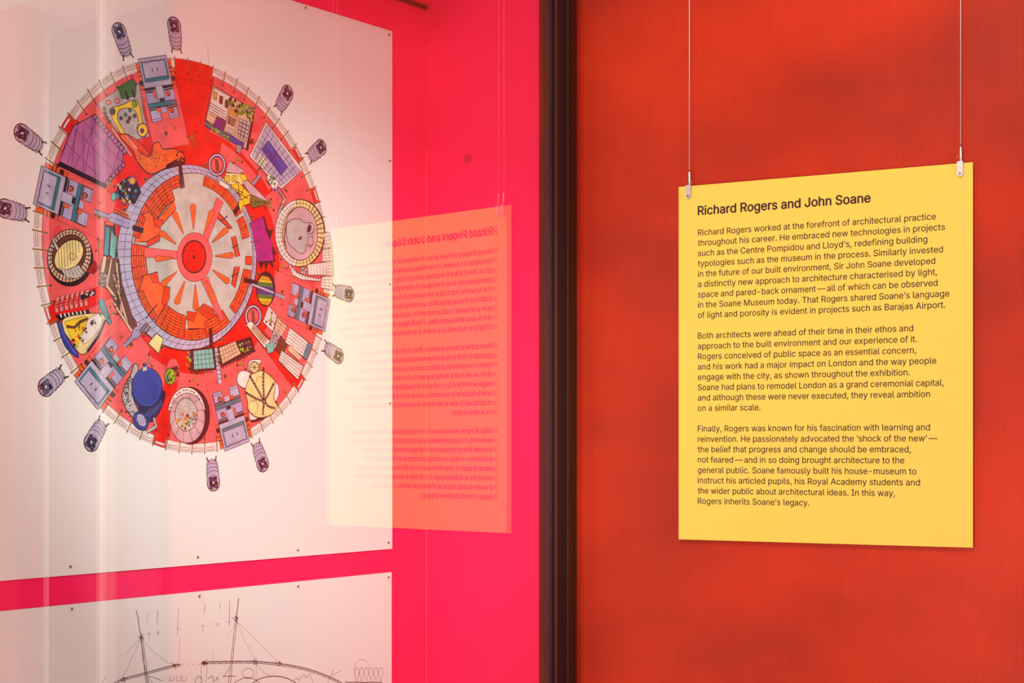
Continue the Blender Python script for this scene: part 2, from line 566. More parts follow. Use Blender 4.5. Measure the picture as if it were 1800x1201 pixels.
def hanger(pxc, y_wire, y_bar, y_end, half_px, side, label):
    """half_px: half width of the plate in the photo; all parts hang in front of the panel's top edge"""
    p = hit(pxc, wn, wn.dot(PL) + 0.002)
    sc_ = p.y / F
    z_w, z_b, z_e = zat(p, y_wire), zat(p, y_bar), zat(p, y_end)
    root = empty('hanging_cable', (p.x, p.y, z_e), ang, label=label, category='cable', group='steel cables holding the text panel')
    zb, zw = z_b - z_e, z_w - z_e
    hw = half_px * sc_
    # wire with a slight belly
    bm = bmesh.new(); lathe(bm, [(0.00095, zw + 0.002), (0.00095, CEIL - z_e - 0.001)], 0, 0.004, 10)
    bm_obj('wire', bm, M['wire'], root)
    # barrel
    bm = bmesh.new()
    r = 0.0032
    lathe(bm, [(r * .95, zb - 0.001), (r, zb), (r, zw - 0.001), (r * .92, zw), (r * .42, zw + 0.001), (r * .42, zw + 0.0045)], 0, 0.004, 24)
    bar = bm_obj('barrel', bm, M['steel'], root)
    # release pin standing out of the barrel
    bm = bmesh.new()
    tube_between(bm, (side * .002, 0.003, zb + 0.014), (side * 0.0082, 0.000, zb + (0.004 if side > 0 else 0.009)), 0.0007)
    bm_obj('release_pin', bm, M['steel'], bar)
    # clip: front and back plates joined by a bridge, front plate round-ended
    bm = bmesh.new()
    prof = [(-hw, zb), (-hw, hw)] + [(-hw * math.cos(math.pi * k / 12), hw - hw * math.sin(math.pi * k / 12)) for k in range(1, 12)] + [(hw, hw), (hw, zb)]
    fr = [bm.verts.new((x, -0.0042, z)) for x, z in prof]
    bk = [bm.verts.new((x, -0.0022, z)) for x, z in prof]
    bm.faces.new(fr); bm.faces.new(bk[::-1])
    for i in range(len(prof)):
        j = (i + 1) % len(prof)
        bm.faces.new((fr[i], fr[j], bk[j], bk[i]))
    bmesh.ops.bevel(bm, geom=[e for e in bm.edges if abs(e.verts[0].co.y - e.verts[1].co.y) < 1e-6 and e.verts[0].co.y < -.004], offset=0.0005, segments=2, affect='EDGES')
    clip = bm_obj('clip_plate', bm, M['plate'], root)
    bm = bmesh.new()
    for (ya, yb_, za, zb2) in ((-.0022, .0085, zb - .0015, zb + .0005), (.0062, .0085, zb - .016, zb - .0014)):
        v = [bm.verts.new(c) for c in [(-hw * .9, ya, za), (hw * .9, ya, za), (hw * .9, yb_, za), (-hw * .9, yb_, za), (-hw * .9, ya, zb2), (hw * .9, ya, zb2), (hw * .9, yb_, zb2), (-hw * .9, yb_, zb2)]]
        for f in BOXF:
            bm.faces.new([v[i] for i in f])
    bm_obj('clip_bridge', bm, M['plate'], root)
    bm = bmesh.new()
    seg = 20
    rings = []
    for (r_, y_) in ((0.0027, -.0043), (0.0026, -.0052), (0.0018, -.0052), (0.0014, -.0044)):
        rings.append([bm.verts.new((r_ * math.cos(2 * math.pi * i / seg), y_, hw + r_ * math.sin(2 * math.pi * i / seg))) for i in range(seg)])
    for a, b_ in zip(rings, rings[1:]):
        for i in range(seg):
            bm.faces.new((a[i], a[(i + 1) % seg], b_[(i + 1) % seg], b_[i]))
    bm.faces.new(rings[-1])
    bm_obj('screw', bm, M['screw'], clip)
    return root


hanger(1210.6, 301.5, 326.0, 349.8, 4.5, 1, "steel cable and clip at the yellow panel's upper left corner")
hanger(1688.0, 257.5, 284.0, 310.8, 5.2, -1, "steel cable and clip at the yellow panel's upper right corner")

# small dark disc painting in a reflection on the recess side wall
cp = hit(822, pd, pd.dot(COR) - 0.001)
bm = bmesh.new()
lathe(bm, [(0.0105, 0), (0.0105, 0.0015), (0.009, 0.0025)], seg=24)
o = bm_obj('painted_reflection', bm, M['reflection_disc'], label='small round dark pink disc imitating a reflection on the pink side wall', category='reflection_disc')
o.location = (cp.x, cp.y, zat(cp, 279))
o.rotation_euler = Vector((-pd.x, -pd.y, 0)).to_track_quat('Z', 'Y').to_euler()

# ------------------------------------------------------------------ posters
GP = 0.004                                   # print surface stands this far off the back wall
QOFF = POFF + GP
P0 = V2(0, QOFF / pn.y)                       # plane point straight ahead of the viewer
DD = P0.y


def M_px(x, y):
    """photo pixel on the poster plane -> (along the wall, height above eye) in metres"""
    p = hit(x, pn, QOFF)
    return (p - P0).dot(pd), zat(p, y) - CAMZ


CX, CY, CR = -0.25974394 * DD, 0.09433488 * DD, 0.09528302569103385 * DD


def M_plan(x, y):
    return CX + CR * x, CY + CR * y


def M_rot(a):
    """frame of a radial block: u tangential (clockwise), v radial outward, in plan radii"""
    a = math.radians(a)
    def f(u, v):
        return M_plan(v * math.cos(a) + u * math.sin(a), v * math.sin(a) - u * math.cos(a))
    return f


def poster(name, corners, label):
    pts = [M_px(*c) for c in corners]
    mx_ = min(p[0] for p in pts)
    mz = min(p[1] for p in pts)
    o3 = P0 + pd * mx_
    root = empty(name, (o3.x, o3.y, CAMZ + mz), math.atan2(pd.y, pd.x), label=label, category='poster')
    v = [(p[0] - mx_, 0, p[1] - mz) for p in pts] + [(p[0] - mx_, 0.0008, p[1] - mz) for p in pts]
    mesh_obj('sheet', v, BOXF, M['paper'], root)
    return root, mx_, mz


C = {k: srgb(*v) for k, v in dict(
    red=(238, 26, 14), rose=(242, 96, 96), rose2=(232, 76, 80), orange=(252, 100, 40), seat=(238, 64, 26), lav=(186, 180, 208), lav2=(172, 166, 204),
    white=(238, 228, 220), grey=(196, 190, 182), grey2=(186, 180, 180), ink=(52, 30, 34), brown=(104, 60, 44), dark=(34, 22, 30), teal=(58, 150, 170), teal2=(110, 196, 186),
    blue=(44, 66, 160), navy=(32, 34, 92), sky=(90, 120, 200), purple=(188, 108, 162), plum=(104, 46, 120), magenta=(190, 34, 130), green=(60, 130, 54), lime=(130, 176, 50),
    yellow=(244, 208, 40), cream=(240, 222, 150), beige=(226, 188, 154), olive=(132, 112, 36), pink=(236, 140, 140), gold=(220, 160, 40), paper=(226, 220, 214), mauve=(206, 170, 176)).items()}
LW = 0.0013                                  # ink line width in metres


class Print:
    """collects flat coloured shapes; shapes that overlap earlier ones are raised by a hair (15 microns)"""
    def __init__(self):
        self.v, self.f, self.c, self.boxes = [], [], [], []
        self.part = 0
        self.fp = []

    def _lvl(self, pts):
        x0 = min(p[0] for p in pts); x1 = max(p[0] for p in pts)
        y0 = min(p[1] for p in pts); y1 = max(p[1] for p in pts)
        l = 0
        for a in self.boxes:
            if a[4] > l and a[0] < x1 and a[1] > x0 and a[2] < y1 and a[3] > y0:
                l = a[4]
        l += 1
        self.boxes.append((x0, x1, y0, y1, l))
        return l

    def tris(self, pts, tri, col, lvl):
        k = len(self.v)
        self.v += [(p[0], lvl, p[1]) for p in pts]
        for t_ in tri:
            self.f.append(tuple(k + i for i in t_))
            self.c.append(col)
            self.fp.append(self.part)


PR_ = Print()


def fill(mpf, pts, col, line=None, w=1.0):
    P = PR_
    q = [mpf(*p) for p in pts]
    tri = tessellate_polygon([[Vector((a, b_, 0)) for a, b_ in q]])
    P.tris(q, tri, C[col], P._lvl(q))
    if line:
        stroke(mpf, list(pts) + [pts[0]], line, w)


def stroke(mpf, pts, col='ink', w=1.0):
    P = PR_
    q = [Vector(mpf(*p)) for p in pts]
    q = [a for i, a in enumerate(q) if i == 0 or (a - q[i - 1]).length > 1e-6]
    if len(q) < 2:
        return
    vs = []
    h = LW * w / 2
    n = len(q)
    for i, p in enumerate(q):
        d = (q[min(i + 1, n - 1)] - q[max(i - 1, 0)])
        if (q[0] - q[-1]).length < 1e-6 and i in (0, n - 1):
            d = q[1] - q[-2]
        if d.length < 1e-9:
            d = Vector((1, 0))
        d.normalize()
        nn = Vector((-d.y, d.x)) * h
        vs += [p + nn, p - nn]
    tri = []
    for i in range(n - 1):
        tri += [(2 * i, 2 * i + 1, 2 * i + 3), (2 * i, 2 * i + 3, 2 * i + 2)]
    vv = [(a.x, a.y) for a in vs]
    P.tris(vv, tri, C[col], P._lvl(vv))


def many(mpf, segs, col='ink', w=0.8):
    """a bundle of single strokes on one level"""
    P = PR_
    vv, tri = [], []
    for a, b_ in segs:
        a, b_ = Vector(mpf(*a)), Vector(mpf(*b_))
        d = b_ - a
        if d.length < 1e-7:
            continue
        d.normalize()
        nn = Vector((-d.y, d.x)) * LW * w / 2
        k = len(vv)
        vv += [tuple(a + nn), tuple(a - nn), tuple(b_ - nn), tuple(b_ + nn)]
        tri += [(k, k + 1, k + 2), (k, k + 2, k + 3)]
    if vv:
        P.tris(vv, tri, C[col], P._lvl(vv))


def arc(cx, cy, rx, ry, a0=0, a1=360, n=36, rot=0):
    r = math.radians(rot)
    out_ = []
    for i in range(n + 1):
        a = math.radians(a0 + (a1 - a0) * i / n)
        x, y = rx * math.cos(a), ry * math.sin(a)
        out_.append((cx + x * math.cos(r) - y * math.sin(r), cy + x * math.sin(r) + y * math.cos(r)))
    return out_


def ell(mpf, cx, cy, rx, ry, col, line='ink', w=1.0, rot=0, n=32):
    fill(mpf, arc(cx, cy, rx, ry, 0, 360, n, rot)[:-1], col, line, w)


def quad_pt(q, u, v):
    a = (q[0][0] + (q[1][0] - q[0][0]) * u, q[0][1] + (q[1][1] - q[0][1]) * u)
    b_ = (q[3][0] + (q[2][0] - q[3][0]) * u, q[3][1] + (q[2][1] - q[3][1]) * u)
    return (a[0] + (b_[0] - a[0]) * v, a[1] + (b_[1] - a[1]) * v)


def grid(mpf, q, nu, nv, col='ink', w=0.6):
    s = [(quad_pt(q, i / nu, 0), quad_pt(q, i / nu, 1)) for i in range(1, nu)]
    s += [(quad_pt(q, 0, i / nv), quad_pt(q, 1, i / nv)) for i in range(1, nv)]
    many(mpf, s, col, w)


def rect(u0, v0, u1, v1):
    return [(u0, v0), (u1, v0), (u1, v1), (u0, v1)]


def ringpoly(r0, r1, a0, a1, n=None):
    n = n or max(2, int(abs(a1 - a0) / 3))
    o_ = [(r1 * math.cos(math.radians(a0 + (a1 - a0) * i / n)), r1 * math.sin(math.radians(a0 + (a1 - a0) * i / n))) for i in range(n + 1)]
    i_ = [(r0 * math.cos(math.radians(a0 + (a1 - a0) * i / n)), r0 * math.sin(math.radians(a0 + (a1 - a0) * i / n))) for i in range(n + 1)]
    return o_ + i_[::-1]


def blob(pts, n=6):
    """smooth closed curve through points"""
    out_ = []
    k = len(pts)
    for i in range(k):
        p0, p1, p2, p3 = pts[i - 1], pts[i], pts[(i + 1) % k], pts[(i + 2) % k]
        for j in range(n):
            t_ = j / n
            out_.append(tuple(0.5 * (2 * p1[c] + (p2[c] - p0[c]) * t_ + (2 * p0[c] - 5 * p1[c] + 4 * p2[c] - p3[c]) * t_ ** 2 + (3 * p1[c] - p0[c] - 3 * p2[c] + p3[c]) * t_ ** 3) for c in (0, 1)))
    return out_


def pol(r, a):
    return (r * math.cos(math.radians(a)), r * math.sin(math.radians(a)))


rnd = random.Random(7)
px = M_px
pl = M_plan


def specks(mpf, cx, cy, rx, ry, n, cols, s=2.0):
    for i in range(n):
        a = rnd.uniform(0, 6.283); r = math.sqrt(rnd.random())
        x, y = cx + rx * r * math.cos(a), cy + ry * r * math.sin(a)
        k = s * rnd.uniform(.5, 1.2)
        q = [(x + k * math.cos(b_) * rnd.uniform(.5, 1), y + k * math.sin(b_) * rnd.uniform(.6, 1.3)) for b_ in (0.2, 1.4, 2.7, 3.9, 5.1)]
        fill(mpf, q, rnd.choice(cols))


def scrib(mpf, cx, cy, rx, ry, n, col='ink', w=0.8):
    s = []
    for i in range(n):
        a = rnd.uniform(0, 6.283); r = math.sqrt(rnd.random())
        x, y = cx + rx * r * math.cos(a), cy + ry * r * math.sin(a)
        a2 = rnd.uniform(0, 6.283); l = rnd.uniform(1.5, 5)
        s.append(((x, y), (x + l * math.cos(a2), y + l * math.sin(a2))))
    many(mpf, s, col, w)


#PLAN_BEGIN
PARTS = ['printed_ground']


def newpart(nm):
    PR_.part = len(PARTS)
    PARTS.append(nm)


# --- ground: white perimeter band, red floor, rose bays
fill(pl, ringpoly(0, 1.0, 0, 360, 120)[:121], 'white')
stroke(pl, [pol(1.0, a) for a in range(0, 361, 2)], 'ink', 0.55)
fill(pl, [pol(0.955, a) for a in range(0, 360, 3)], 'red', 'ink', 0.6)
for a0, a1, rr_ in [(83.5, 98.5, 1.0), (143, 148, 1.0), (199, 204, 1.0), (253, 258, 1.0), (318.5, 323.5, 1.0), (23.2, 28.5, 1.0), (38, 43, .995)]:
    fill(pl, ringpoly(.90, rr_, a0, a1), 'red', 'ink', 0.6)
for a0, a1, r0, r1, c in [(99, 116, .60, .955, 'rose'), (117, 142.5, .86, .955, 'rose'), (148.5, 198, .63, .955, 'rose'), (204.5, 252, .60, .955, 'rose'),
                          (259, 317.5, .60, .955, 'rose'), (324, 397, .60, .955, 'rose'), (38, 82.5, .66, .955, 'rose'), (46, 74, .55, .64, 'rose')]:
    q = ringpoly(r0, r1, a0, a1)
    fill(pl, q, c, 'ink', 0.6)
for i in range(60):                                     # watercolour patches
    a = rnd.uniform(0, 360); r = rnd.uniform(.66, .9)
    if any(abs((a - c + 180) % 360 - 180) < 11 for c in (91, 145.5, 201.5, 255.5, 321, 33)):
        continue
    x, y = pol(r, a)
    fill(pl, blob([(x + .035 * math.cos(b_) * rnd.uniform(.6, 1.3), y + .03 * math.sin(b_) * rnd.uniform(.6, 1.3)) for b_ in (0, 1.3, 2.5, 3.8, 5)], 4), 'rose2')
# perimeter openings and posts
skip = lambda a: any(abs(((a - c + 180) % 360) - 180) < 6.6 for c in (106.8, 166, 226, 286.5, 346.5))
for k in range(72):
    a = 3.3 + 5 * k
    am = a + 2.5
    if not skip(am) and not (84 < am < 98):
        fill(pl, ringpoly(.978, .992, a + .7, a + 4.3, 3), 'mauve', 'ink', 0.5)
        fill(pl, ringpoly(.981, .989, a + .9, a + 4.1, 3), 'white')
    if not skip(a):
        stroke(pl, [pol(1.012, a), pol(.93, a + .3)], 'olive', 2.0)
        stroke(pl, [pol(.936, a + .3), pol(.925, a + .3)], 'ink', 2.6)
stroke(px, [(365, 80), (367, 122)], 'ink', .5)
# --- pods outside the rim
for c in (46.2, 106.4, 165.5, 225.8, 285, 346):
    for s in (-9.1, 9.1):
        m_ = M_rot(c + s)
        newpart('printed_pod')
        hw, v0, v1 = .045, 1.078, 1.165
        capsule = [(hw * math.cos(math.radians(t_)), v1 + hw * .95 * math.sin(math.radians(t_))) for t_ in range(0, 181, 15)]
        capsule += [(hw * .82 * math.cos(math.radians(t_)), v0 + hw * .7 * math.sin(math.radians(t_))) for t_ in range(180, 361, 15)]
        for sx in (-1, 1):
            stroke(m_, [(sx * .024, v0 - .02), (sx * .034, v0 - .052)], 'dark', 2.4)
            stroke(m_, [(sx * .014, v0 - .025), (sx * .032, v0 - .04)], 'dark', 1.0)
        fill(m_, capsule, 'lav', 'ink', 1.0)
        for i, vv_ in enumerate((1.068, 1.088, 1.108, 1.128)):
            wq = hw * (.88 + .04 * i)
            stroke(m_, [(wq * math.cos(math.radians(t_)), vv_ + hw * .6 * math.sin(math.radians(t_))) for t_ in range(180, 361, 12)], 'ink', .9)
        ell(m_, 0, v1, hw * .93, hw * .88, 'lav', 'ink', .8)
        for (u, v, a_, b_) in ((-.018, .012, .014, .02), (.016, .014, .013, .018), (-.012, -.016, .015, .018), (.016, -.014, .014, .02), (0, 0, .012, .025)):
            q = [(u - a_, v1 + v - b_ * .8), (u + a_ * .8, v1 + v - b_), (u + a_, v1 + v + b_ * .7), (u - a_ * .7, v1 + v + b_)]
            fill(m_, q, 'dark')
        many(m_, [((rnd.uniform(-.03, .03), v1 + rnd.uniform(-.03, .03)), (rnd.uniform(-.03, .03), v1 + rnd.uniform(-.03, .03))) for _ in range(5)], 'navy', 2.0)
        many(m_, [((u, v1 + v), (u + .01, v1 + v + .002)) for u, v in ((-.02, .015), (.01, .02), (-.015, -.012), (.01, -.02))], 'sky', 1.8)
        many(m_, [((-.004, v1 + .004), (.006, v1 - .008))], 'white', 2.6)
# --- service cores: lavender terraces with teal edges
for ci, c in enumerate((106.8, 166.2, 226.2, 286.6, 346.6)):
    m_ = M_rot(c)
    newpart('printed_core')
    fill(m_, rect(-.12, .56, .12, .90), 'rose', 'ink', .6)
    for sx in (-1, 1):                                  # brown and orange stair towers at the sides
        fill(m_, rect(sx * .094, .86, sx * .118, .975), 'brown')
        for k in range(5):
            fill(m_, rect(sx * .097, .865 + .022 * k, sx * (.118 + .004 * (k % 2)), .879 + .022 * k), 'orange' if k % 2 == 0 or k == 3 else 'dark')
        fill(m_, rect(sx * .098, .965, sx * .118, .99), 'orange', 'ink', .7)
    fill(m_, rect(-.096, .70, .096, 1.012), 'dark')
    fill(m_, rect(-.094, .866, .094, 1.01), 'lav', 'ink', 1.0)
    fill(m_, rect(-.083, .893, .083, .988), 'teal', 'ink', .8)
    fill(m_, rect(-.074, .912, .074, .990), 'lav', 'ink', .8)
    many(m_, [((-.08 + .0125 * k, .895), (-.074 + .0125 * k, .911)) for k in range(13)], 'ink', 1.3)
    many(m_, [((-.083, .90 + .012 * k), (-.075, .906 + .012 * k)) for k in range(7)] + [((.083, .90 + .012 * k), (.075, .906 + .012 * k)) for k in range(7)], 'ink', 1.0)
    stroke(m_, [(-.088, .993), (-.05, .993), (-.05, .988), (-.03, .988), (-.03, .993), (.03, .993), (.03, .988), (.045, .988), (.045, .993), (.088, .993)], 'ink', .9)
    many(m_, [((-.018, .94), (-.018, .957)), ((.018, .94), (.018, .957))], 'ink', 2.0)
    fill(m_, rect(-.094, .79, .094, .862), 'lav2', 'ink', 1.0)
    fill(m_, rect(-.094, .852, .094, .862), 'dark')
    fill(m_, rect(-.024, .80, .024, .87), 'lav', 'ink', 1.0)
    fill(m_, rect(-.013, .79, .02, .808), 'dark')
    fill(m_, rect(-.094, .768, .094, .790), 'teal', 'ink', 1.0)
    many(m_, [((-.09 + .011 * k, .769), (-.083 + .011 * k, .789)) for k in range(17)], 'ink', 1.1)
    for sx in (-1, 1):
        fill(m_, rect(sx * .028, .70, sx * .092, .765), 'lav2' if sx > 0 else 'lav', 'ink', 1.0)
        stroke(m_, [(sx * .028, .712), (sx * .092, .712)], 'ink', .7)
        stroke(m_, [(sx * .03, .757), (sx * .09, .757)], 'ink', 2.2)
        stroke(m_, [(sx * .028, .845), (sx * .09, .845)], 'ink', 2.4)
    fill(m_, rect(-.026, .70, .026, .762), 'rose')
    fill(m_, rect(-.018, .735, .018, .765), 'lav', 'ink', .9)
    fill(m_, rect(-.046, .742, -.028, .764), 'orange', 'brown', .8)
    fill(m_, rect(-.044, .812, -.03, .85), 'orange', 'brown', .8)
    for (u, v) in ((.05, .74), (.052, .825)):
        ell(m_, u, v, .014, .012, 'orange', 'brown', 1.3, n=12)
        fill(m_, [(u - .026, v), (u - .004, v + .004), (u - .002, v - .004), (u - .022, v - .008)], 'orange')
        many(m_, [((u - .02, v + .008), (u + .01, v - .014)), ((u + .012, v + .012), (u + .004, v - .016))], 'brown', 1.4)
    fill(m_, rect(-.028, .645, -.01, .662), 'orange', 'brown', .7)
    fill(m_, rect(-.028, .625, -.01, .643), 'brown')
    stroke(m_, [(.04, .662), (.055, .655), (.04, .645), (.055, .64), (.046, .652)], 'brown', 1.3)
# --- arena in the middle
newpart('printed_arena')
fill(px, arc(327.5, 453.5, 124, 164, 0, 360, 72)[:-1], 'dark')
fill(px, arc(327.5, 452.5, 123, 163, 0, 360, 72)[:-1], 'lav', 'ink', 1.0)
OC, IC = (327.5, 452.5, 122, 162), (337, 451, 107, 147)
many(px, [((OC[0] + OC[2] * math.cos(a), OC[1] + OC[3] * math.sin(a)), (IC[0] + IC[2] * math.cos(a), IC[1] + IC[3] * math.sin(a))) for a in [math.radians(5 * k) for k in range(72)]], 'ink', .7)
stroke(px, arc(332, 451.5, 114.5, 155, 0, 360, 72), 'ink', .7)
fill(px, arc(IC[0], IC[1], IC[2], IC[3], 0, 360, 72)[:-1], 'grey', 'ink', 1.2)


def er(s, a):
    a = math.radians(a)
    return (IC[0] + (IC[2] - s) * math.cos(a), IC[1] - (IC[3] - s * 1.3) * math.sin(a))


def seats(a0, a1, s0, s1, rows, cols, c='seat'):
    n = max(2, int((a1 - a0) / 4))
    q = [er(s0, a0 + (a1 - a0) * i / n) for i in range(n + 1)] + [er(s1, a1 - (a1 - a0) * i / n) for i in range(n + 1)]
    fill(px, q, c, 'dark', 1.3)
    for i in range(1, rows):
        s = s0 + (s1 - s0) * i / rows
        stroke(px, [er(s, a0 + (a1 - a0) * j / n) for j in range(n + 1)], 'brown', .8)
    many(px, [(er(s0, a0 + (a1 - a0) * i / cols), er(s1, a0 + (a1 - a0) * i / cols)) for i in range(1, cols)], 'dark', 1.1)
    if rows > 2:
        seg = []
        for i in range(rows):
            s = s0 + (s1 - s0) * (i + .5) / rows
            for j in range(int((a1 - a0) * 1.1)):
                a = rnd.uniform(a0 + .5, a1 - 2.5)
                if rnd.random() < .55:
                    seg.append((er(s, a), er(s, a + rnd.uniform(.6, 1.6))))
        many(px, seg, 'gold', 1.0)


seats(103, 112, 0, 16, 3, 2)
seats(113, 148, 0, 30, 6, 5)
fill(px, [er(30, 114), er(42, 116), er(40, 147), er(28, 148)], 'orange', 'dark', 1.2)
fill(px, [er(4, 150), er(4, 170), (258, 425), (285, 412), (278, 395), (262, 372), er(4, 149)], 'orange', 'dark', 1.4)
seats(149, 166, 0, 12, 3, 3)
fill(px, [(268, 384), (287, 388), (281, 402), (272, 398)], 'seat', 'dark', 1.2)
fill(px, [(258, 425), (283, 410), (280, 423), (256, 436)], 'seat', 'dark', 1.2)
seats(171, 205, 0, 26, 6, 4)
fill(px, [er(2, 206), (252, 485), (276, 478), (279, 498), (298, 506), (297, 524), (288, 545), er(3, 232)], 'orange', 'dark', 1.4)
seats(206, 230, 0, 10, 3, 4)
fill(px, [(262, 482), (276, 479), (279, 498), (268, 497)], 'seat', 'dark', 1.0)
fill(px, [(288, 504), (298, 507), (297, 524), (291, 540), (284, 534)], 'seat', 'dark', 1.0)
seats(232, 262, 0, 32, 8, 5)
seats(262, 284, 0, 14, 4, 3)
fill(px, [(328, 548), (342, 550), (357, 534), (375, 545), (386, 578), (330, 578)], 'orange', 'dark', 1.4)
fill(px, [(329, 547), (345, 550), (340, 566), (327, 562)], 'seat', 'dark', 1.0)
fill(px, [(348, 548), (357, 534), (373, 542), (380, 556), (366, 562)], 'seat', 'dark', 1.0)
for k in range(4):
    stroke(px, [(350 + k * 1.5, 545 + 4 * k), (357 + k, 537 + 4 * k), (373 + k, 546 + 4 * k)], 'brown', .8)
    stroke(px, [(330, 551 + 3.5 * k), (343 - k, 553 + 3.5 * k)], 'brown', .8)
seats(284, 308, 0, 22, 5, 3)
seats(316, 350, 2, 16, 3, 4)
seats(354, 360, 2, 13, 1, 1)
seats(33, 78, 2, 15, 4, 4)
seats(14, 30, 3, 16, 3, 2)
for q in ([(383, 372), (408, 402), (402, 402), (380, 382)], [(406, 418), (413, 415), (421, 450), (414, 452)], [(411, 470), (420, 469), (412, 506), (406, 500)]):
    fill(px, q, 'seat', 'dark', 1.8)
many(px, [((388, 388), (399, 380)), ((407, 436), (417, 430)), ((406, 486), (417, 480))], 'dark', 1.8)
# rose spokes, petals and hub
fill(px, [(312, 442), (254, 435), (254, 452), (312, 456)], 'rose', 'ink', .7)
fill(px, [(354, 420), (380, 347), (392, 355), (364, 424)], 'rose', 'ink', .7)
fill(px, [(352, 492), (386, 565), (392, 558), (364, 486)], 'rose', 'ink', .7)
for k in range(12):
    a = math.radians(30 * k + 2)
    x0_, y0_ = 341 + 36 * math.cos(a), 452 - 48 * math.sin(a)
    x1_, y1_ = 341 + 64 * math.cos(a), 452 - 88 * math.sin(a)
    dx, dy = x1_ - x0_, y1_ - y0_
    l = math.hypot(dx, dy); nx, ny = -dy / l, dx / l
    w_ = 5.4
    q = [(x0_ - nx * .6, y0_ - ny * .6), (x1_ - nx * w_, y1_ - ny * w_)] + \
        [(x1_ + w_ * (-nx * math.cos(math.radians(t_)) + dx / l * math.sin(math.radians(t_))), y1_ + w_ * (-ny * math.cos(math.radians(t_)) + dy / l * math.sin(math.radians(t_)))) for t_ in range(30, 180, 30)] + \
        [(x1_ + nx * w_, y1_ + ny * w_), (x0_ + nx * .6, y0_ + ny * .6)]
    fill(px, q, 'orange', 'ink', .7)
ell(px, 341, 452, 31, 43, 'rose', 'ink', .7)
ell(px, 340, 451.5, 20.5, 28, 'red', 'dark', 2.6)
many(px, [((340 + 20 * math.cos(math.radians(a)), 451.5 + 27.5 * math.sin(math.radians(a))), (340 + 7 * math.cos(math.radians(a + 75)), 451.5 + 10 * math.sin(math.radians(a + 75)))) for a in range(20, 380, 60)], 'ink', .7)
ell(px, 340, 452, 2.3, 3.2, 'dark', 'dark', .6, n=12)
# ladders and bridges crossing the ring
for q in ([(313, 288), (318, 287), (324, 330), (317, 332)], [(409, 372), (421, 355), (425, 360), (412, 380)], [(428, 488), (452, 495), (452, 501), (427, 496)], [(268, 544), (276, 534), (262, 552), (256, 560)], [(366, 577), (371, 577), (374, 612), (368, 612)], [(233, 396), (252, 402), (250, 410), (232, 404)]):
    fill(px, q, 'grey2', 'dark', 1.4)
    many(px, [(quad_pt(q, 0, i / 6), quad_pt(q, 1, i / 6)) for i in range(1, 6)] + [(quad_pt(q, i / 6, 0), quad_pt(q, i / 6, 1)) for i in range(1, 6)], 'dark', 1.2)
for q in ([(195, 373), (228, 384), (226, 402), (191, 390)], [(240, 566), (262, 574), (238, 597), (230, 590)]):
    fill(px, q, 'lav2', 'ink', 1.0)
    grid(px, q, 3, 2, 'ink', .6)
for q in ([(166, 368), (194, 378), (191, 385), (165, 376)], [(232, 588), (238, 594), (221, 611), (216, 606)], [(479, 511), (500, 520), (500, 528), (479, 518)], [(376, 612), (382, 612), (390, 674), (383, 674)], [(443, 320), (455, 305), (459, 310), (447, 326)]):
    fill(px, q, 'lav', 'ink', 1.0)
    l1 = math.dist(q[0], q[1]); l2 = math.dist(q[1], q[2])
    k = 8
    many(px, [((quad_pt(q, i / k, 0), quad_pt(q, i / k, 1)) if l1 > l2 else (quad_pt(q, 0, i / k), quad_pt(q, 1, i / k))) for i in range(1, k)], 'ink', 1.0)
for k in range(72):                                        # little loops and benches round the ring
    if k % 5 == 2:
        a = math.radians(5 * k)
        x, y = OC[0] + (OC[2] + 5) * math.cos(a), OC[1] + (OC[3] + 6) * math.sin(a)
        fill(px, [(x - 3, y - 4), (x + 3, y - 3), (x + 3, y + 4), (x - 3, y + 3)], 'brown', 'orange', 1.0)

# --- pavilions
# tilted purple tent with scalloped edge
newpart('printed_tent')
fill(px, [(98, 290), (106, 284), (190, 322), (186, 332)], 'dark')
fill(px, [(104, 284), (128, 222), (163, 203), (217, 268), (214, 290), (188, 325)], 'purple', 'dark', 1.3)
grid(px, [(104, 284), (128, 222), (163, 203), (163, 203)], 1, 1)
many(px, [((120 + 13 * k, 236 - 9 * k if k < 4 else 210 + 12 * (k - 4)), (104 + 21 * k, 284 + 9.5 * k)) for k in range(4)] +
     [((128, 222), (205, 306)), ((116, 252), (188, 325)), ((145, 212), (214, 285)), ((138, 217), (118, 290)), ((165, 208), (148, 303)), ((190, 236), (172, 314)), ((210, 262), (190, 322)), ((170, 210), (130, 296))], 'plum', .9)
for k in range(11):
    t_ = k / 10
    x, y = 166 + 52 * t_, 206 + 60 * t_
    ell(px, x, y, 4, 5, 'purple', 'dark', 1.4, n=12)
for k in range(6):
    x, y = 216 - 5.6 * k, 290 + 6.2 * k
    ell(px, x, y, 3.2, 5, 'purple', 'dark', 1.3, n=12)
# grey plaza with yellow loop and green roof
newpart('printed_plaza')
fill(px, [(170, 182), (206, 158), (244, 148), (252, 200), (262, 240), (238, 246), (206, 232)], 'grey2', 'ink', .8)
fill(px, [(206, 154), (232, 139), (239, 146), (238, 168), (224, 172), (213, 174)], 'green', 'dark', 1.2)
many(px, [((209 + 2.6 * k, 152 - 1.2 * k), (213 + 2.4 * k, 170 - .8 * k)) for k in range(11)], 'dark', .7)
for q in ([(219, 160), (222, 160), (227, 176), (222, 176)], [(230, 158), (233, 158), (238, 172), (234, 172)]):
    fill(px, q, 'dark')
lo = blob([(196, 190), (205, 187), (215, 184), (228, 178), (240, 176), (246, 190), (250, 214), (254, 232), (247, 240), (240, 226), (243, 212), (236, 194), (224, 190), (210, 194), (206, 206), (210, 218), (220, 236), (214, 238), (204, 222), (196, 206)])
fill(px, lo, 'yellow', 'dark', 1.1)
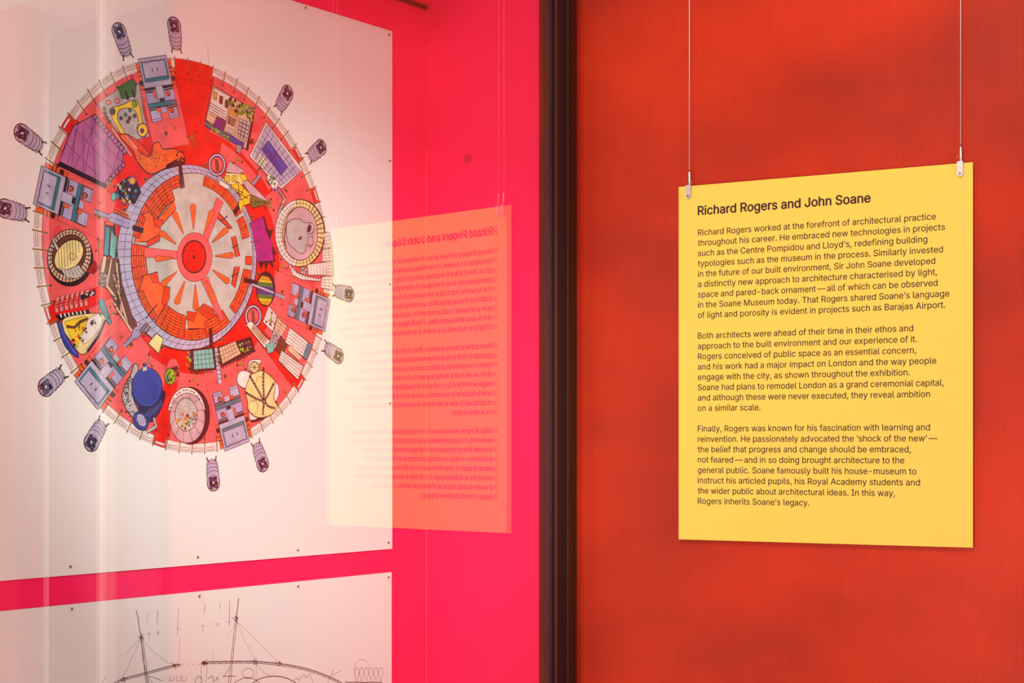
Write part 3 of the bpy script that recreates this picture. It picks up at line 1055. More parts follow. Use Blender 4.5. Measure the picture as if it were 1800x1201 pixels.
ell(px, 197, 196, 5, 6.5, 'dark', n=14); ell(px, 236, 183, 5, 6, 'lime', n=14)
specks(px, 236, 181, 4, 4, 4, ['red', 'dark', 'green'], 2)
ell(px, 250, 229, 9, 12, 'yellow', 'plum', 2.0, n=16); ell(px, 249, 230, 3.5, 4, 'plum', n=10)
for (x, y) in ((183, 191), (184, 199), (187, 207), (192, 214), (212, 208), (220, 202), (227, 208), (236, 204), (224, 214), (228, 194)):
    ell(px, x, y, 3, 3.4, rnd.choice(['brown', 'brown', 'green']), 'dark', .8, n=10)
ell(px, 190, 180, 5, 4, 'pink', 'dark', .9, n=12); ell(px, 205, 178, 5, 4, 'pink', 'dark', .9, n=12)
# orange drapery form
newpart('printed_drapery')
fill(px, blob([(210, 240), (222, 236), (236, 246), (256, 268), (266, 272), (268, 256), (278, 250), (286, 262), (306, 262), (322, 272), (318, 286), (290, 296), (268, 306), (254, 300), (240, 282), (232, 264)]), 'orange', 'dark', 1.5)
fill(px, blob([(224, 238), (244, 250), (262, 270), (258, 276), (240, 262)]), 'seat', 'dark', 1.2)
scrib(px, 264, 282, 22, 14, 60, 'gold', .8); scrib(px, 268, 280, 26, 14, 60, 'brown', .8)
fill(px, [(292, 290), (318, 274), (326, 280), (324, 290), (290, 298)], 'dark')
specks(px, 316, 276, 9, 9, 12, ['orange', 'brown', 'grey', 'dark'], 2.6)
stroke(px, [(196, 226), (230, 274)], 'grey', 2.4); stroke(px, [(222, 240), (240, 262)], 'grey', 2.2)
# dark blue machinery yard
newpart('printed_yard')
fill(px, [(205, 325), (226, 310), (240, 318), (248, 338), (236, 360), (208, 350)], 'dark')
specks(px, 222, 338, 18, 22, 46, ['blue', 'navy', 'dark', 'gold', 'grey', 'brown', 'teal'], 4)
ell(px, 199, 346, 4.5, 7.5, 'teal2', 'ink', .9, n=14); ell(px, 232, 318, 6, 7, 'gold', 'blue', 1.6, n=14)
for k in range(4):
    stroke(px, [(202, 366 + 2.6 * k), (226, 378 + 2.6 * k)], 'brown' if k % 2 else 'orange', 2.0)
# town-house model, upper right
newpart('printed_house')
fill(px, [(373, 152), (448, 196), (436, 266), (360, 214)], 'dark')
fill(px, [(374, 150), (446, 193), (432, 262), (362, 211)], 'beige', 'dark', 1.6)
fill(px, [(376, 154), (404, 170), (396, 212), (366, 194)], 'white', 'dark', 1.3)
for k in range(3):
    x, y = 379 + 10 * k, 168 + 7 * k
    fill(px, [(x - 3, y - 7), (x + 3, y - 5), (x + 1, y + 9), (x - 4, y + 6)], 'brown' if k else 'gold', 'dark', 1.2)
many(px, [((368, 180 + 5 * k), (396, 197 + 5 * k)) for k in range(5)], 'dark', 1.3)
fill(px, [(381, 205), (397, 213), (392, 233), (374, 221)], 'plum', 'dark', 1.0)
fill(px, [(405, 186), (420, 194), (411, 240), (394, 229)], 'beige', 'dark', 1.2)
fill(px, [(406, 190), (418, 197), (416, 206), (403, 200)], 'gold', 'dark', 1.0)
fill(px, [(402, 203), (415, 210), (411, 222), (400, 217)], 'brown', 'dark', 1.0)
many(px, [((403, 205 + 3.4 * k), (414, 210 + 3.4 * k)) for k in range(4)], 'beige', .8)
fill(px, [(400, 224), (410, 229), (408, 236), (398, 230)], 'grey', 'dark', .9)
fill(px, [(421, 208), (440, 216), (432, 250), (416, 240)], 'grey2', 'dark', 1.2)
grid(px, [(421, 208), (440, 216), (432, 250), (416, 240)], 3, 5, 'dark', 1.4)
specks(px, 408, 178, 7, 8, 16, ['green', 'lime', 'green', 'dark'], 3.4)
specks(px, 428, 192, 16, 10, 44, ['green', 'lime', 'green', 'dark'], 3.6)
specks(px, 440, 204, 6, 8, 14, ['green', 'lime', 'dark'], 3)
fill(px, [(361, 212), (430, 252), (427, 262), (360, 222)], 'blue', 'dark', .9)
for k in range(14):
    specks(px, 364 + 3.0 * k, 219 + 2.0 * k, 3, 3, 3, ['green', 'lime', 'green'], 2.8)
for q in ([(416, 254), (424, 257), (422, 270), (415, 267)], [(441, 246), (446, 243), (443, 254), (438, 252)]):
    fill(px, q, 'grey' if q[0][0] < 420 else 'brown', 'dark', 1.2); grid(px, q, 2, 4, 'dark', .8)
# lavender glass hall with blue roof
newpart('printed_hall')
fill(px, [(467, 214), (532, 298), (494, 333), (438, 275)], 'white', 'dark', 1.5)
fill(px, [(468, 219), (527, 301), (493, 327), (442, 274)], 'lav', 'ink', 1.0)
grid(px, [(468, 219), (527, 301), (493, 327), (442, 274)], 9, 6, 'navy', .9)
fill(px, [(471, 247), (505, 294), (494, 309), (459, 262)], 'blue', 'navy', 1.2)
for k in range(1, 4):
    stroke(px, [(471 - 1 * k, 247 + 3 * k), (505 - 3 * k, 294 - 1 * k + 2), (494 - .5 * k, 309 - 3.5 * k)], 'sky', .7)
many(px, [((472, 262), (482, 290)), ((486, 270), (474, 282)), ((480, 262), (494, 288))], 'navy', 1.2)
fill(px, [(456, 268), (470, 286), (461, 298), (449, 282)], 'white', 'dark', 1.4)
grid(px, [(456, 268), (470, 286), (461, 298), (449, 282)], 3, 3, 'green', 1.6)
fill(px, [(474, 304), (490, 322), (482, 338), (468, 312)], 'white', 'dark', 1.2)
specks(px, 478, 316, 7, 9, 14, ['green', 'dark', 'teal', 'green'], 3)
specks(px, 484, 332, 4, 5, 6, ['blue', 'sky'], 3)
many(px, [((450, 302), (458, 294)), ((468, 318), (474, 326)), ((441, 244), (446, 252)), ((500, 332), (505, 338))], 'brown', 3.0)
# funnel walkway down to the oval arena
newpart('printed_walkway')
stroke(px, [(491, 336), (500, 350), (494, 364), (488, 380)], 'dark', 7); stroke(px, [(491, 336), (500, 350), (494, 364), (488, 380)], 'grey', 4.5)
many(px, [((490 + 1.5 * k, 338 + 3 * k), (496 + 1.2 * k, 336 + 3 * k)) for k in range(5)] + [((492 - 1 * k, 358 + 4 * k), (499 - 1 * k, 360 + 4 * k)) for k in range(6)], 'dark', 1.0)
# small lavender ring
newpart('printed_ring')
for (cx_, cy_, rx_, ry_) in ((381, 290, 15, 20), (444, 556, 14.5, 20)):
    if cx_ > 400:
        newpart('printed_ring')
    ell(px, cx_, cy_, rx_, ry_, 'lav', 'dark', 1.6)
    ell(px, cx_, cy_, rx_ - 4, ry_ - 5.5, 'rose', 'dark', 2.2)
    many(px, [((cx_ - 3 + 2 * k, cy_ - 10), (cx_ - 1 + 2 * k, cy_ + 11)) for k in range(3)], 'brown', 2.2)
# yellow faceted pavilion
newpart('printed_pavilion')
fill(px, [(403, 283), (430, 300), (418, 307), (396, 302)], 'mauve', 'dark', 1.2)
fill(px, [(396, 304), (430, 306), (434, 318), (420, 330), (398, 322)], 'cream', 'dark', 1.0)
fill(px, [(434, 316), (474, 356), (446, 352), (426, 322)], 'mauve', 'dark', 1.4)
fill(px, [(440, 342), (476, 358), (444, 366), (436, 356)], 'olive', 'dark', 1.4)
scrib(px, 455, 356, 14, 5, 40, 'dark', 1.0); scrib(px, 455, 356, 14, 5, 30, 'green', 1.0)
fill(px, [(404, 328), (418, 320), (428, 330), (440, 342), (438, 358), (426, 362), (420, 342)], 'yellow', 'dark', 1.2)
fill(px, [(420, 308), (430, 306), (434, 316), (426, 320)], 'yellow', 'dark', 1.0)
fill(px, [(420, 350), (428, 354), (424, 374), (419, 362)], 'yellow', 'dark', 1.0)
many(px, [((404, 328), (428, 340)), ((418, 320), (420, 342)), ((428, 330), (422, 346)), ((440, 342), (422, 352)), ((410, 334), (436, 350))], 'dark', 1.3)
for (x, y) in ((398, 314), (411, 314)):
    fill(px, [(x - 4, y - 5), (x + 5, y - 5), (x + 5, y + 6), (x - 4, y + 5)], 'yellow', 'dark', 1.2)
    ell(px, x, y, 2, 3, 'cream', 'dark', .9, n=10)
fill(px, [(386, 316), (402, 326), (400, 334), (384, 324)], 'white', 'dark', 1.2)
# magenta tensile roof
newpart('printed_roof')
fill(px, [(438, 392), (464, 380), (472, 408), (484, 460), (456, 462), (450, 430)], 'dark')
fill(px, [(440, 392), (462, 382), (466, 404), (478, 422), (480, 458), (452, 460), (446, 424)], 'magenta', 'plum', 1.2)
for (x, y) in ((455, 400), (453, 426), (464, 448)):
    many(px, [((x, y), (x + 14 * math.cos(a), y + 16 * math.sin(a))) for a in [k * .628 for k in range(10)]], 'plum', .9)
fill(px, [(466, 404), (480, 404), (474, 422)], 'dark'); fill(px, [(478, 430), (486, 448), (478, 446)], 'dark')
fill(px, [(454, 460), (458, 474), (464, 462), (466, 476), (472, 461), (480, 474), (479, 459)], 'dark')
# oval arena with a pale rounded sculpture
newpart('printed_oval')
fill(px, arc(527, 410, 44, 60, 0, 360, 40)[:-1], 'dark')
fill(px, arc(526, 410, 43, 59, 0, 360, 40)[:-1], 'cream', 'ink', 1.2)
for k in range(40):
    a = math.radians(9 * k)
    c_, s_ = math.cos(a), math.sin(a)
    many(px, [((526 + 43 * c_, 410 + 59 * s_), (527 + 31 * c_, 410 + 45 * s_))], 'dark', 1.6 if -70 < 9 * k % 360 - (360 if 9 * k % 360 > 180 else 0) < 80 else .8)
fill(px, [(526 + 43 * math.cos(math.radians(a)), 410 + 59 * math.sin(math.radians(a))) for a in range(100, 265, 8)] + [(526 + 33 * math.cos(math.radians(a)), 410 + 48 * math.sin(math.radians(a))) for a in range(260, 96, -8)], 'white', 'ink', .8)
many(px, [((526 + 43 * math.cos(math.radians(a)), 410 + 59 * math.sin(math.radians(a))), (526 + 33 * math.cos(math.radians(a)), 410 + 48 * math.sin(math.radians(a)))) for a in range(100, 265, 9)], 'ink', .7)
stroke(px, arc(526, 410, 38, 53, 0, 360, 48), 'ink', .8)
fill(px, arc(527, 411, 31, 47, 0, 360, 36)[:-1], 'mauve', 'dark', 1.4)
fill(px, [(500, 400), (508, 374), (520, 366), (505, 380), (500, 420), (504, 440), (498, 425)], 'brown')
fill(px, blob([(503, 396), (512, 386), (526, 385), (534, 391), (546, 392), (551, 402), (548, 412), (550, 426), (545, 434), (538, 430), (536, 442), (528, 446), (516, 438), (505, 424)]), 'grey2', 'dark', 1.2)
fill(px, blob([(508, 398), (516, 390), (528, 391), (532, 400), (524, 404), (512, 402)]), 'grey')
ell(px, 545, 402, 6, 10, 'grey', 'ink', 1.0, rot=15); ell(px, 543, 402, 3.2, 7, 'dark', None, rot=15)
ell(px, 545, 424, 5, 8, 'mauve', 'ink', .9); ell(px, 527, 419, 4, 2, 'brown', 'ink', .7, rot=-40)
# white boxes on the right rim
newpart('printed_boxes')
for q in ([(568, 410), (579, 408), (583, 434), (571, 437)], [(566, 440), (583, 437), (585, 458), (566, 460)], [(572, 463), (585, 461), (586, 484), (574, 484)], [(540, 465), (572, 461), (573, 484), (542, 484)], [(565, 487), (584, 486), (584, 510), (563, 506)], [(506, 462), (522, 480), (540, 486), (562, 490), (562, 495), (530, 492), (514, 484)]):
    fill(px, q, 'white', 'brown', 1.3)
    if len(q) == 4:
        grid(px, q, 3 if q[0][0] > 545 else 6, 4 if q[0][0] > 545 else 1, 'brown', .7)
many(px, [((508 + 4.5 * k, 464 + 4 * k if k < 5 else 482 + 1.2 * (k - 5)), (506 + 5 * k, 470 + 4 * k if k < 5 else 490 + .6 * (k - 5))) for k in range(12)], 'dark', 1.2)
ell(px, 533, 476, 6, 7, 'grey', 'dark', .9, n=14)
scrib(px, 533, 476, 4, 5, 14, 'dark', 1.2)
# striped dome
newpart('printed_dome')
fill(px, arc(466, 508, 17, 31, 0, 360, 30)[:-1], 'dark')
bands = ['gold', 'gold', 'yellow', 'green', 'green', 'blue', 'navy', 'plum', 'blue', 'green', 'green', 'yellow', 'gold', 'gold']
for i, cb in enumerate(bands):
    y0_, y1_ = 484 + 50 * i / 14, 484 + 50 * (i + 1) / 14
    def wx(y):
        return 14 * math.sqrt(max(.02, 1 - ((y - 509) / 27) ** 2))
    fill(px, [(465 - wx(y0_), y0_ + 1), (465 + wx(y0_), y0_ + 3), (465 + wx(y1_), y1_ + 3), (465 - wx(y1_), y1_ + 1)], cb)
many(px, [((465 + 4 * k, 486 + abs(k) * 1.5), (465 + 5 * k, 534 - abs(k) * 2)) for k in (-2, -1, 0, 1, 2)], 'dark', .7)
stroke(px, [(442, 500), (462, 508), (480, 515)], 'dark', 5.5); stroke(px, [(442, 500), (462, 508), (480, 515)], 'lav', 3.5)
# white slatted halls, lower right
newpart('printed_slatted_halls')
fill(px, [(432, 572), (440, 564), (474, 600), (464, 612)], 'white', 'dark', 1.4)
fill(px, [(444, 572), (470, 596), (464, 606), (440, 578)], 'beige', 'dark', 1.0); grid(px, [(444, 572), (470, 596), (464, 606), (440, 578)], 7, 3, 'brown', .9)
fill(px, [(471, 538), (486, 556), (478, 583), (461, 566)], 'white', 'dark', 1.3)
many(px, [((469 - 1.7 * k, 542 + 4.4 * k), (484 - 1.4 * k, 559 + 4.4 * k)) for k in range(5)], 'ink', .8)
specks(px, 474, 568, 4, 5, 10, ['gold', 'olive', 'dark'], 2)
fill(px, [(486, 558), (504, 574), (494, 592), (480, 582)], 'beige', 'dark', 1.2); grid(px, [(486, 558), (504, 574), (494, 592), (480, 582)], 2, 4, 'brown', .8)
fill(px, [(480, 580), (492, 590), (482, 614), (473, 600)], 'grey2', 'dark', 1.2); scrib(px, 482, 596, 6, 10, 40, 'ink', .8)
fill(px, [(492, 592), (506, 604), (494, 626), (482, 614)], 'brown', 'dark', 1.2); fill(px, [(466, 606), (480, 600), (480, 618), (470, 622)], 'teal2', 'dark', 1.0)
fill(px, [(508, 576), (546, 606), (537, 632), (500, 602)], 'white', 'dark', 1.6)
fill(px, [(540, 602), (547, 607), (538, 632), (531, 628)], 'teal', 'dark', 1.0)
many(px, [((506 - 1.8 * k, 581 + 5 * k), (544 - 2 * k, 611 + 5 * k)) for k in range(5)], 'ink', .8)
fill(px, [(494, 616), (532, 644), (522, 668), (488, 634)], 'white', 'dark', 1.6)
many(px, [((493 - 1.3 * k, 620 + 4 * k), (530 - 2 * k, 648 + 5 * k)) for k in range(4)], 'ink', .8)
fill(px, [(508, 606), (530, 628), (524, 634), (504, 616)], 'beige', 'brown', 1.0)
# teal and beige roofs below the ring
newpart('printed_garden_roofs')
fill(px, [(332, 614), (376, 610), (379, 650), (334, 655)], 'dark'); fill(px, [(339, 617), (372, 613), (376, 647), (340, 650)], 'teal2', 'ink', .9)
grid(px, [(339, 617), (372, 613), (376, 647), (340, 650)], 5, 4, 'dark', .8)
fill(px, [(381, 610), (440, 592), (448, 618), (388, 646)], 'dark'); fill(px, [(384, 612), (412, 600), (422, 622), (390, 640)], 'beige', 'brown', .9)
grid(px, [(384, 612), (412, 600), (422, 622), (390, 640)], 6, 4, 'brown', .8)
specks(px, 430, 608, 10, 10, 26, ['plum', 'lime', 'grey', 'orange', 'dark', 'green'], 3)
specks(px, 332, 634, 4, 16, 14, ['plum', 'lime', 'green', 'dark'], 3)
specks(px, 384, 630, 3, 12, 10, ['lime', 'green', 'dark'], 2.6)
many(px, [((336 + 5 * k, 651), (338 + 5 * k, 656)) for k in range(8)] + [((390 + 6 * k, 643 - 3 * k), (392 + 6 * k, 648 - 3 * k)) for k in range(9)], 'brown', 2.4)
# cream canopy with radiating straps
newpart('printed_canopy')
fill(px, blob([(470, 702), (484, 700), (480, 722), (462, 738), (440, 740)]), 'dark')
fill(px, blob([(437, 636), (448, 632), (458, 634), (452, 644), (444, 654), (436, 650)]), 'white', 'ink', 1.0)
fill(px, blob([(418, 656), (430, 652), (440, 660), (438, 680), (426, 682), (416, 672)]), 'white', 'ink', 1.0)
fill(px, blob([(478, 672), (488, 676), (490, 692), (484, 706), (478, 700)]), 'white', 'ink', 1.0)
fill(px, blob([(438, 722), (450, 726), (452, 736), (440, 738)]), 'white', 'ink', 1.0)
fill(px, blob([(442, 658), (458, 652), (470, 658), (482, 672), (480, 700), (486, 716), (474, 730), (452, 734), (436, 722), (434, 706), (430, 686), (436, 668)]), 'cream', 'ink', 1.2)
ell(px, 446, 646, 8, 10, 'cream', 'dark', 1.6, n=16); many(px, [((446, 646), (446 + 8 * math.cos(a), 646 + 10 * math.sin(a))) for a in [k * .785 for k in range(8)]], 'dark', 1.0)
hub = (463, 706)
for e in ((437, 660), (462, 646), (480, 674), (430, 690), (482, 718), (461, 730)):
    mid = ((hub[0] + e[0]) / 2 + (2 if e[0] < 450 else -1), (hub[1] + e[1]) / 2 + 3)
    stroke(px, [hub, mid, e], 'dark', 4.0); 
    many(px, [((hub[0] + (e[0] - hub[0]) * t_ + (2 if e[0] < 450 else -1) * (1 - abs(2 * t_ - 1)), hub[1] + (e[1] - hub[1]) * t_ + 3 * (1 - abs(2 * t_ - 1))), (hub[0] + (e[0] - hub[0]) * (t_ + .04) + (2 if e[0] < 450 else -1) * (1 - abs(2 * t_ - 1)), hub[1] + (e[1] - hub[1]) * (t_ + .04) + 3 * (1 - abs(2 * t_ - 1)))) for t_ in [.15 + .1 * k for k in range(8)]], 'grey', 1.6)
ell(px, hub[0], hub[1], 3.4, 4, 'dark', 'dark', 1.0, n=12); ell(px, hub[0], hub[1], 1.4, 1.8, 'grey', None, n=10)
stroke(px, arc(444, 716, 8, 12, 0, 360, 20), 'ink', .7); stroke(px, arc(456, 676, 8, 14, 180, 320, 12), 'ink', .7); stroke(px, arc(468, 722, 8, 8, 180, 360, 12), 'ink', .7)
# round white tent
newpart('printed_round_tent')
fill(px, arc(335, 731, 34, 51, 0, 360, 36)[:-1], 'dark')
fill(px, [(331, 680), (346, 688), (346, 700), (330, 694)], 'grey2', 'ink', .9)
fill(px, arc(328, 729, 33, 48, 190, 350, 24) + arc(328, 733, 27, 40, 350, 190, 24), 'white', 'dark', 1.2)
for k in range(26):
    a = math.radians(192 + 6.1 * k)
    fill(px, [(328 + 30 * math.cos(a) - 1.2, 731 + 45 * math.sin(a) - 1.4), (328 + 30 * math.cos(a) + 1.2, 731 + 45 * math.sin(a) - 1), (328 + 30 * math.cos(a) + 1, 731 + 45 * math.sin(a) + 1.5), (328 + 30 * math.cos(a) - 1.2, 731 + 45 * math.sin(a) + 1)], ['red', 'dark', 'white', 'navy'][k % 4])
fill(px, arc(329, 735, 31, 44, 0, 360, 36)[:-1], 'mauve', 'ink', 1.0)
many(px, [((329 + 31 * math.cos(a), 735 + 44 * math.sin(a)), (327 + 18 * math.cos(a + .05), 728 + 26 * math.sin(a + .05))) for a in [k * .5236 + .2 for k in range(12)]], 'ink', .8)
ell(px, 327, 729, 19.5, 29, 'grey', 'dark', 1.2)
specks(px, 322, 742, 13, 14, 40, ['dark', 'navy', 'green', 'orange', 'grey', 'brown', 'gold'], 2.6)
specks(px, 340, 736, 6, 14, 24, ['red', 'lime', 'green', 'orange', 'sky'], 2.4)
many(px, [((327 + (4 + 4 * j) * math.cos(a), 719 + (5 + 5 * j) * math.sin(a)), (327 + (6 + 4 * j) * math.cos(a), 719 + (7 + 5 * j) * math.sin(a))) for a in [k * .5236 for k in range(12)] for j in range(3)], 'ink', .7)
# blue dome with grey rockwork
newpart('printed_blue_dome')
fill(px, blob([(236, 640), (243, 648), (236, 670), (234, 700), (244, 726), (236, 736), (222, 720), (214, 700), (218, 680), (228, 662)]), 'grey2', 'dark', 1.5)
scrib(px, 228, 695, 12, 38, 90, 'dark', 1.4)
fill(px, blob([(240, 700), (262, 722), (284, 690), (290, 694), (280, 724), (264, 742), (248, 730)]), 'navy', 'dark', 1.3)
many(px, [((256 + 3 * k, 726 - 2.6 * k if k < 6 else 712 - 3 * (k - 5)), (260 + 3.2 * k, 738 - 3.2 * k)) for k in range(9)], 'sky', 1.2)
ell(px, 258, 683, 27, 37, 'navy', 'navy', 1.0); ell(px, 258, 680.5, 25.5, 34.5, 'blue', 'navy', 1.2)
stroke(px, arc(258, 681, 23.5, 32, 0, 360, 36), 'sky', .5)
fill(px, [(250, 641), (258, 640), (258, 652), (250, 653)], 'grey', 'ink', 1.0); fill(px, [(250, 640), (257, 639), (257, 645), (251, 646)], 'blue')
ell(px, 247, 740, 13, 17, 'blue', 'dark', 1.4, rot=-25, n=20); ell(px, 248, 739, 8, 12, 'lav', 'dark', 1.0, rot=-25, n=18)
many(px, [((240 + 4 * k, 732 - k), (244 + 4 * k, 750 - 2 * k)) for k in range(4)], 'navy', .8)
stroke(px, [(270, 735), (274, 750), (257, 760)], 'dark', 6); stroke(px, [(270, 735), (274, 750), (257, 760)], 'grey', 4)
# green globe
newpart('printed_globe')
ell(px, 304, 652, 12, 22, 'rose', 'ink', .7, n=20)
specks(px, 308, 654, 8, 10, 22, ['dark', 'brown', 'dark'], 3.2)
ell(px, 299, 662, 9.5, 14.5, 'lime', 'dark', 1.2, n=20); specks(px, 299, 662, 6, 10, 12, ['blue', 'green', 'yellow', 'dark'], 2.6)
# stadium on the left
newpart('printed_stadium')
fill(px, arc(123, 455, 41, 49, 0, 360, 36, 0)[:-1], 'dark')
fill(px, arc(122, 450, 38, 47, 0, 360, 36, 8)[:-1], 'beige', 'dark', 1.3)
many(px, [((122 + 38 * math.cos(a), 450 + 47 * math.sin(a)), (121 + 28 * math.cos(a), 449 + 33 * math.sin(a))) for a in [k * .1745 for k in range(36)]], 'dark', 1.6)
stroke(px, arc(122, 450, 34, 42, 0, 360, 40, 8), 'dark', .8)
fill(px, arc(121, 448, 29, 36, 0, 360, 32, 20)[:-1], 'brown', 'dark', 1.4)
fill(px, arc(121, 449, 22, 31, 0, 360, 32, 38)[:-1], 'cream', 'dark', 1.6)
many(px, [((102 + 5 * k, 434 - 3.2 * k + (4 if k > 4 else 0)), (104 + 5 * k, 474 - 1.2 * k * k * .5)) for k in range(9)], 'ink', .9)
stroke(px, arc(127, 451, 6, 6, 0, 360, 14), 'ink', .8)
fill(px, [(106, 472), (118, 474), (138, 466), (148, 480), (134, 490), (116, 488)], 'grey', 'ink', 1.0)
many(px, [((114 + 5 * k, 474 - 1.0 * k), (117 + 6.5 * k, 489 - 1.6 * k)) for k in range(5)], 'ink', .8)
q = [(166, 458), (176, 470), (164, 482), (152, 478)]
fill(px, q, 'red', 'dark', 1.2); grid(px, q, 5, 4, 'dark', .9)
fill(px, [(90, 420), (94, 418), (104, 438), (99, 440)], 'grey', 'dark', 1.3)
# teal slabs and beams beside the ring
newpart('printed_beams')
fill(px, [(183, 388), (202, 396), (207, 452), (181, 452)], 'dark')
fill(px, [(186, 398), (193, 402), (190, 450), (182, 446)], 'teal', 'dark', 1.2); fill(px, [(195, 404), (206, 420), (201, 456), (192, 448)], 'teal2', 'dark', 1.2)
many(px, [((196, 408 + 5 * k), (205, 418 + 4.4 * k)) for k in range(8)], 'dark', .9)
fill(px, [(186, 388), (199, 392), (198, 398), (185, 395)], 'orange', 'dark', .9)
fill(px, [(178, 455), (208, 455), (214, 500), (238, 575), (228, 580), (190, 510), (172, 500)], 'brown', 'dark', 1.0)
for q in ([(181, 450), (187, 452), (182, 480), (176, 478)], [(194, 455), (197, 456), (189, 505), (185, 500)], [(202, 462), (206, 462), (216, 560), (212, 560)], [(197, 484), (200, 482), (226, 570), (222, 572)], [(184, 502), (188, 500), (206, 524), (202, 528)], [(196, 532), (200, 530), (232, 580), (229, 584)]):
    fill(px, q, 'beige', 'dark', 1.0)
scrib(px, 182, 492, 9, 12, 30, 'grey', .9); scrib(px, 205, 510, 8, 36, 70, 'dark', 1.2)
# pink cabins
newpart('printed_cabins')
for r_ in range(2):
    for k in range(7):
        x = 99 + 8.6 * k + r_ * 1; y = 528 - 2 * k + 15 * r_
        s = 3 if r_ == 0 else -1
        fill(px, [(x - 3 + s, y - 6), (x + 3 + s, y - 7), (x + 3, y + 6), (x - 3, y + 7)], 'pink', 'ink', .9)
        ell(px, x, y + (3 if r_ == 0 else -3), 1.2, 1.6, 'red', 'ink', .6, n=8)
fill(px, [(140, 520), (166, 508), (168, 518), (144, 528)], 'dark'); specks(px, 158, 516, 9, 5, 12, ['grey', 'pink', 'white'], 2.4)
fill(px, [(96, 554), (156, 544), (160, 556), (104, 564)], 'dark')
many(px, [((106 + 7 * k, 552 - 1 * k), (108 + 7 * k, 558 - 1 * k)) for k in range(7)], 'white', 2.6)
# beach
newpart('printed_beach')
fill(px, blob([(112, 560), (150, 552), (180, 552), (186, 562), (176, 580), (160, 608), (148, 622), (138, 620), (124, 600), (112, 582)]), 'cream', 'ink', 1.0)
fill(px, [(112, 566), (148, 556), (160, 560), (140, 590), (136, 612), (124, 594)], 'yellow', 'olive', 1.0)
fill(px, blob([(100, 566), (106, 568), (116, 592), (136, 622), (134, 628), (116, 612), (106, 590)]), 'blue', 'navy', 1.0)
stroke(px, [(103, 568), (114, 594), (133, 624)], 'sky', 1.2)
stroke(px, [(116, 574), (130, 576), (140, 566), (154, 560)], 'brown', 4.5)
fill(px, blob([(156, 560), (178, 552), (172, 580), (150, 604), (142, 598), (148, 580)]), 'white', 'ink', .6)
stroke(px, [(184, 562), (172, 590), (152, 618)], 'dark', 5.5); stroke(px, [(182, 560), (170, 588), (150, 616)], 'grey2', 3)
specks(px, 142, 586, 12, 14, 22, ['dark', 'green', 'dark', 'red', 'brown', 'grey'], 2.6); specks(px, 130, 604, 5, 8, 10, ['dark', 'red', 'teal', 'green'], 3)
specks(px, 162, 566, 5, 5, 8, ['dark', 'grey2', 'brown'], 3)
fill(px, [(172, 530), (180, 524), (196, 568), (192, 572), (180, 552)], 'teal', 'dark', 1.2); specks(px, 178, 545, 6, 10, 12, ['olive', 'green', 'dark'], 2.6)
# cream flag roof lower left of ring
newpart('printed_flag_roof')
fill(px, [(274, 586), (286, 596), (278, 622), (260, 604)], 'cream', 'dark', 1.4)
for q in ([(246, 586), (260, 570)], [(250, 592), (264, 574)], [(244, 582), (257, 567)]):
    stroke(px, q, 'brown', 2.4)
# mast feet: yellow-green tripods
for (x, y, a0) in ((174, 432, 0), (338, 242, 60), (474, 362, 30), (495, 468, 10), (425, 640, 40), (342, 668, 40), (260, 636, 30), (196, 550, 0), (475, 562, 30), (193, 322, 20), (417, 280, 15)):
    newpart('printed_tripod')
    for k in range(3):
        a = math.radians(a0 + 120 * k + 10)
        stroke(px, [(x, y), (x + 9 * math.cos(a), y + 12 * math.sin(a))], 'olive', 1.5)
        ell(px, x + 9 * math.cos(a), y + 12 * math.sin(a), 1.6, 2, 'dark', None, n=8)
    ell(px, x, y, 1.8, 2.2, 'lime', 'olive', .6, n=8)
newpart('printed_mast_foot')
many(px, [((336, 238), (329, 262)), ((338, 238), (345, 264))], 'olive', 1.8)
#PLAN_END


def emit(printer, names, root, mx_, mz):
    for i, nm in enumerate(names):
        used = {}
        vs, fs, cs = [], [], []
        for f, c, p_ in zip(printer.f, printer.c, printer.fp):
            if p_ != i:
                continue
            g = []
            for k in f:
                if k not in used:
                    used[k] = len(vs)
                    x, lv, z = printer.v[k]
                    vs.append((x - mx_, -0.00002 - lv * 0.000014, z - mz))
                g.append(used[k])
            fs.append(tuple(g)); cs.append(c)
        if not fs:
            continue
        me = bpy.data.meshes.new(nm)
        me.from_pydata(vs, [], fs)
        ca = me.color_attributes.new('ink', 'FLOAT_COLOR', 'CORNER')
        data = []
        for c in cs:
            data += list(c) * 3
        ca.data.foreach_set('color', data)
        me.materials.append(M['print'])
        link(bpy.data.objects.new(nm, me), root)


# upper poster: right edge at column 689.5; symmetric about the drawing's centre
sR, _ = M_px(689.5, 60)
s0_, _ = M_px(346, 60)
sL = s0_ - (sR - s0_) * 1.08


def px_of(s):
    p = P0 + pd * s
    return p.x / p.y * F + 900


xl = px_of(sL)
sl = (1021.6 - 965) / 689
zb_r = M_px(689.5, 965)[1]
zb_0 = M_px(0, 1021.6)[1]
zb_l = zb_r + (zb_0 - zb_r) * (sL - sR) / (M_px(0, 0)[0] - sR)
pyl = HOR - zb_l / (P0 + pd * sL).y * F
ztop = M_px(689.5, 55)[1]
ztl = ztop + (M_px(510.5, 0)[1] - ztop) * (sL - sR) / (M_px(510.5, 0)[0] - sR)
pytl = HOR - ztl / (P0 + pd * sL).y * F
root, mx_, mz = poster('large_poster', [(xl, pyl), (689.5, 965), (689.5, 55), (xl, pytl)],
                       'large pale poster printed with a colourful round site plan on pink back wall')
emit(PR_, PARTS, root, mx_, mz)

# lower poster with a pen sketch
PR_ = Print()
LWs = LW
SK = 'brown'


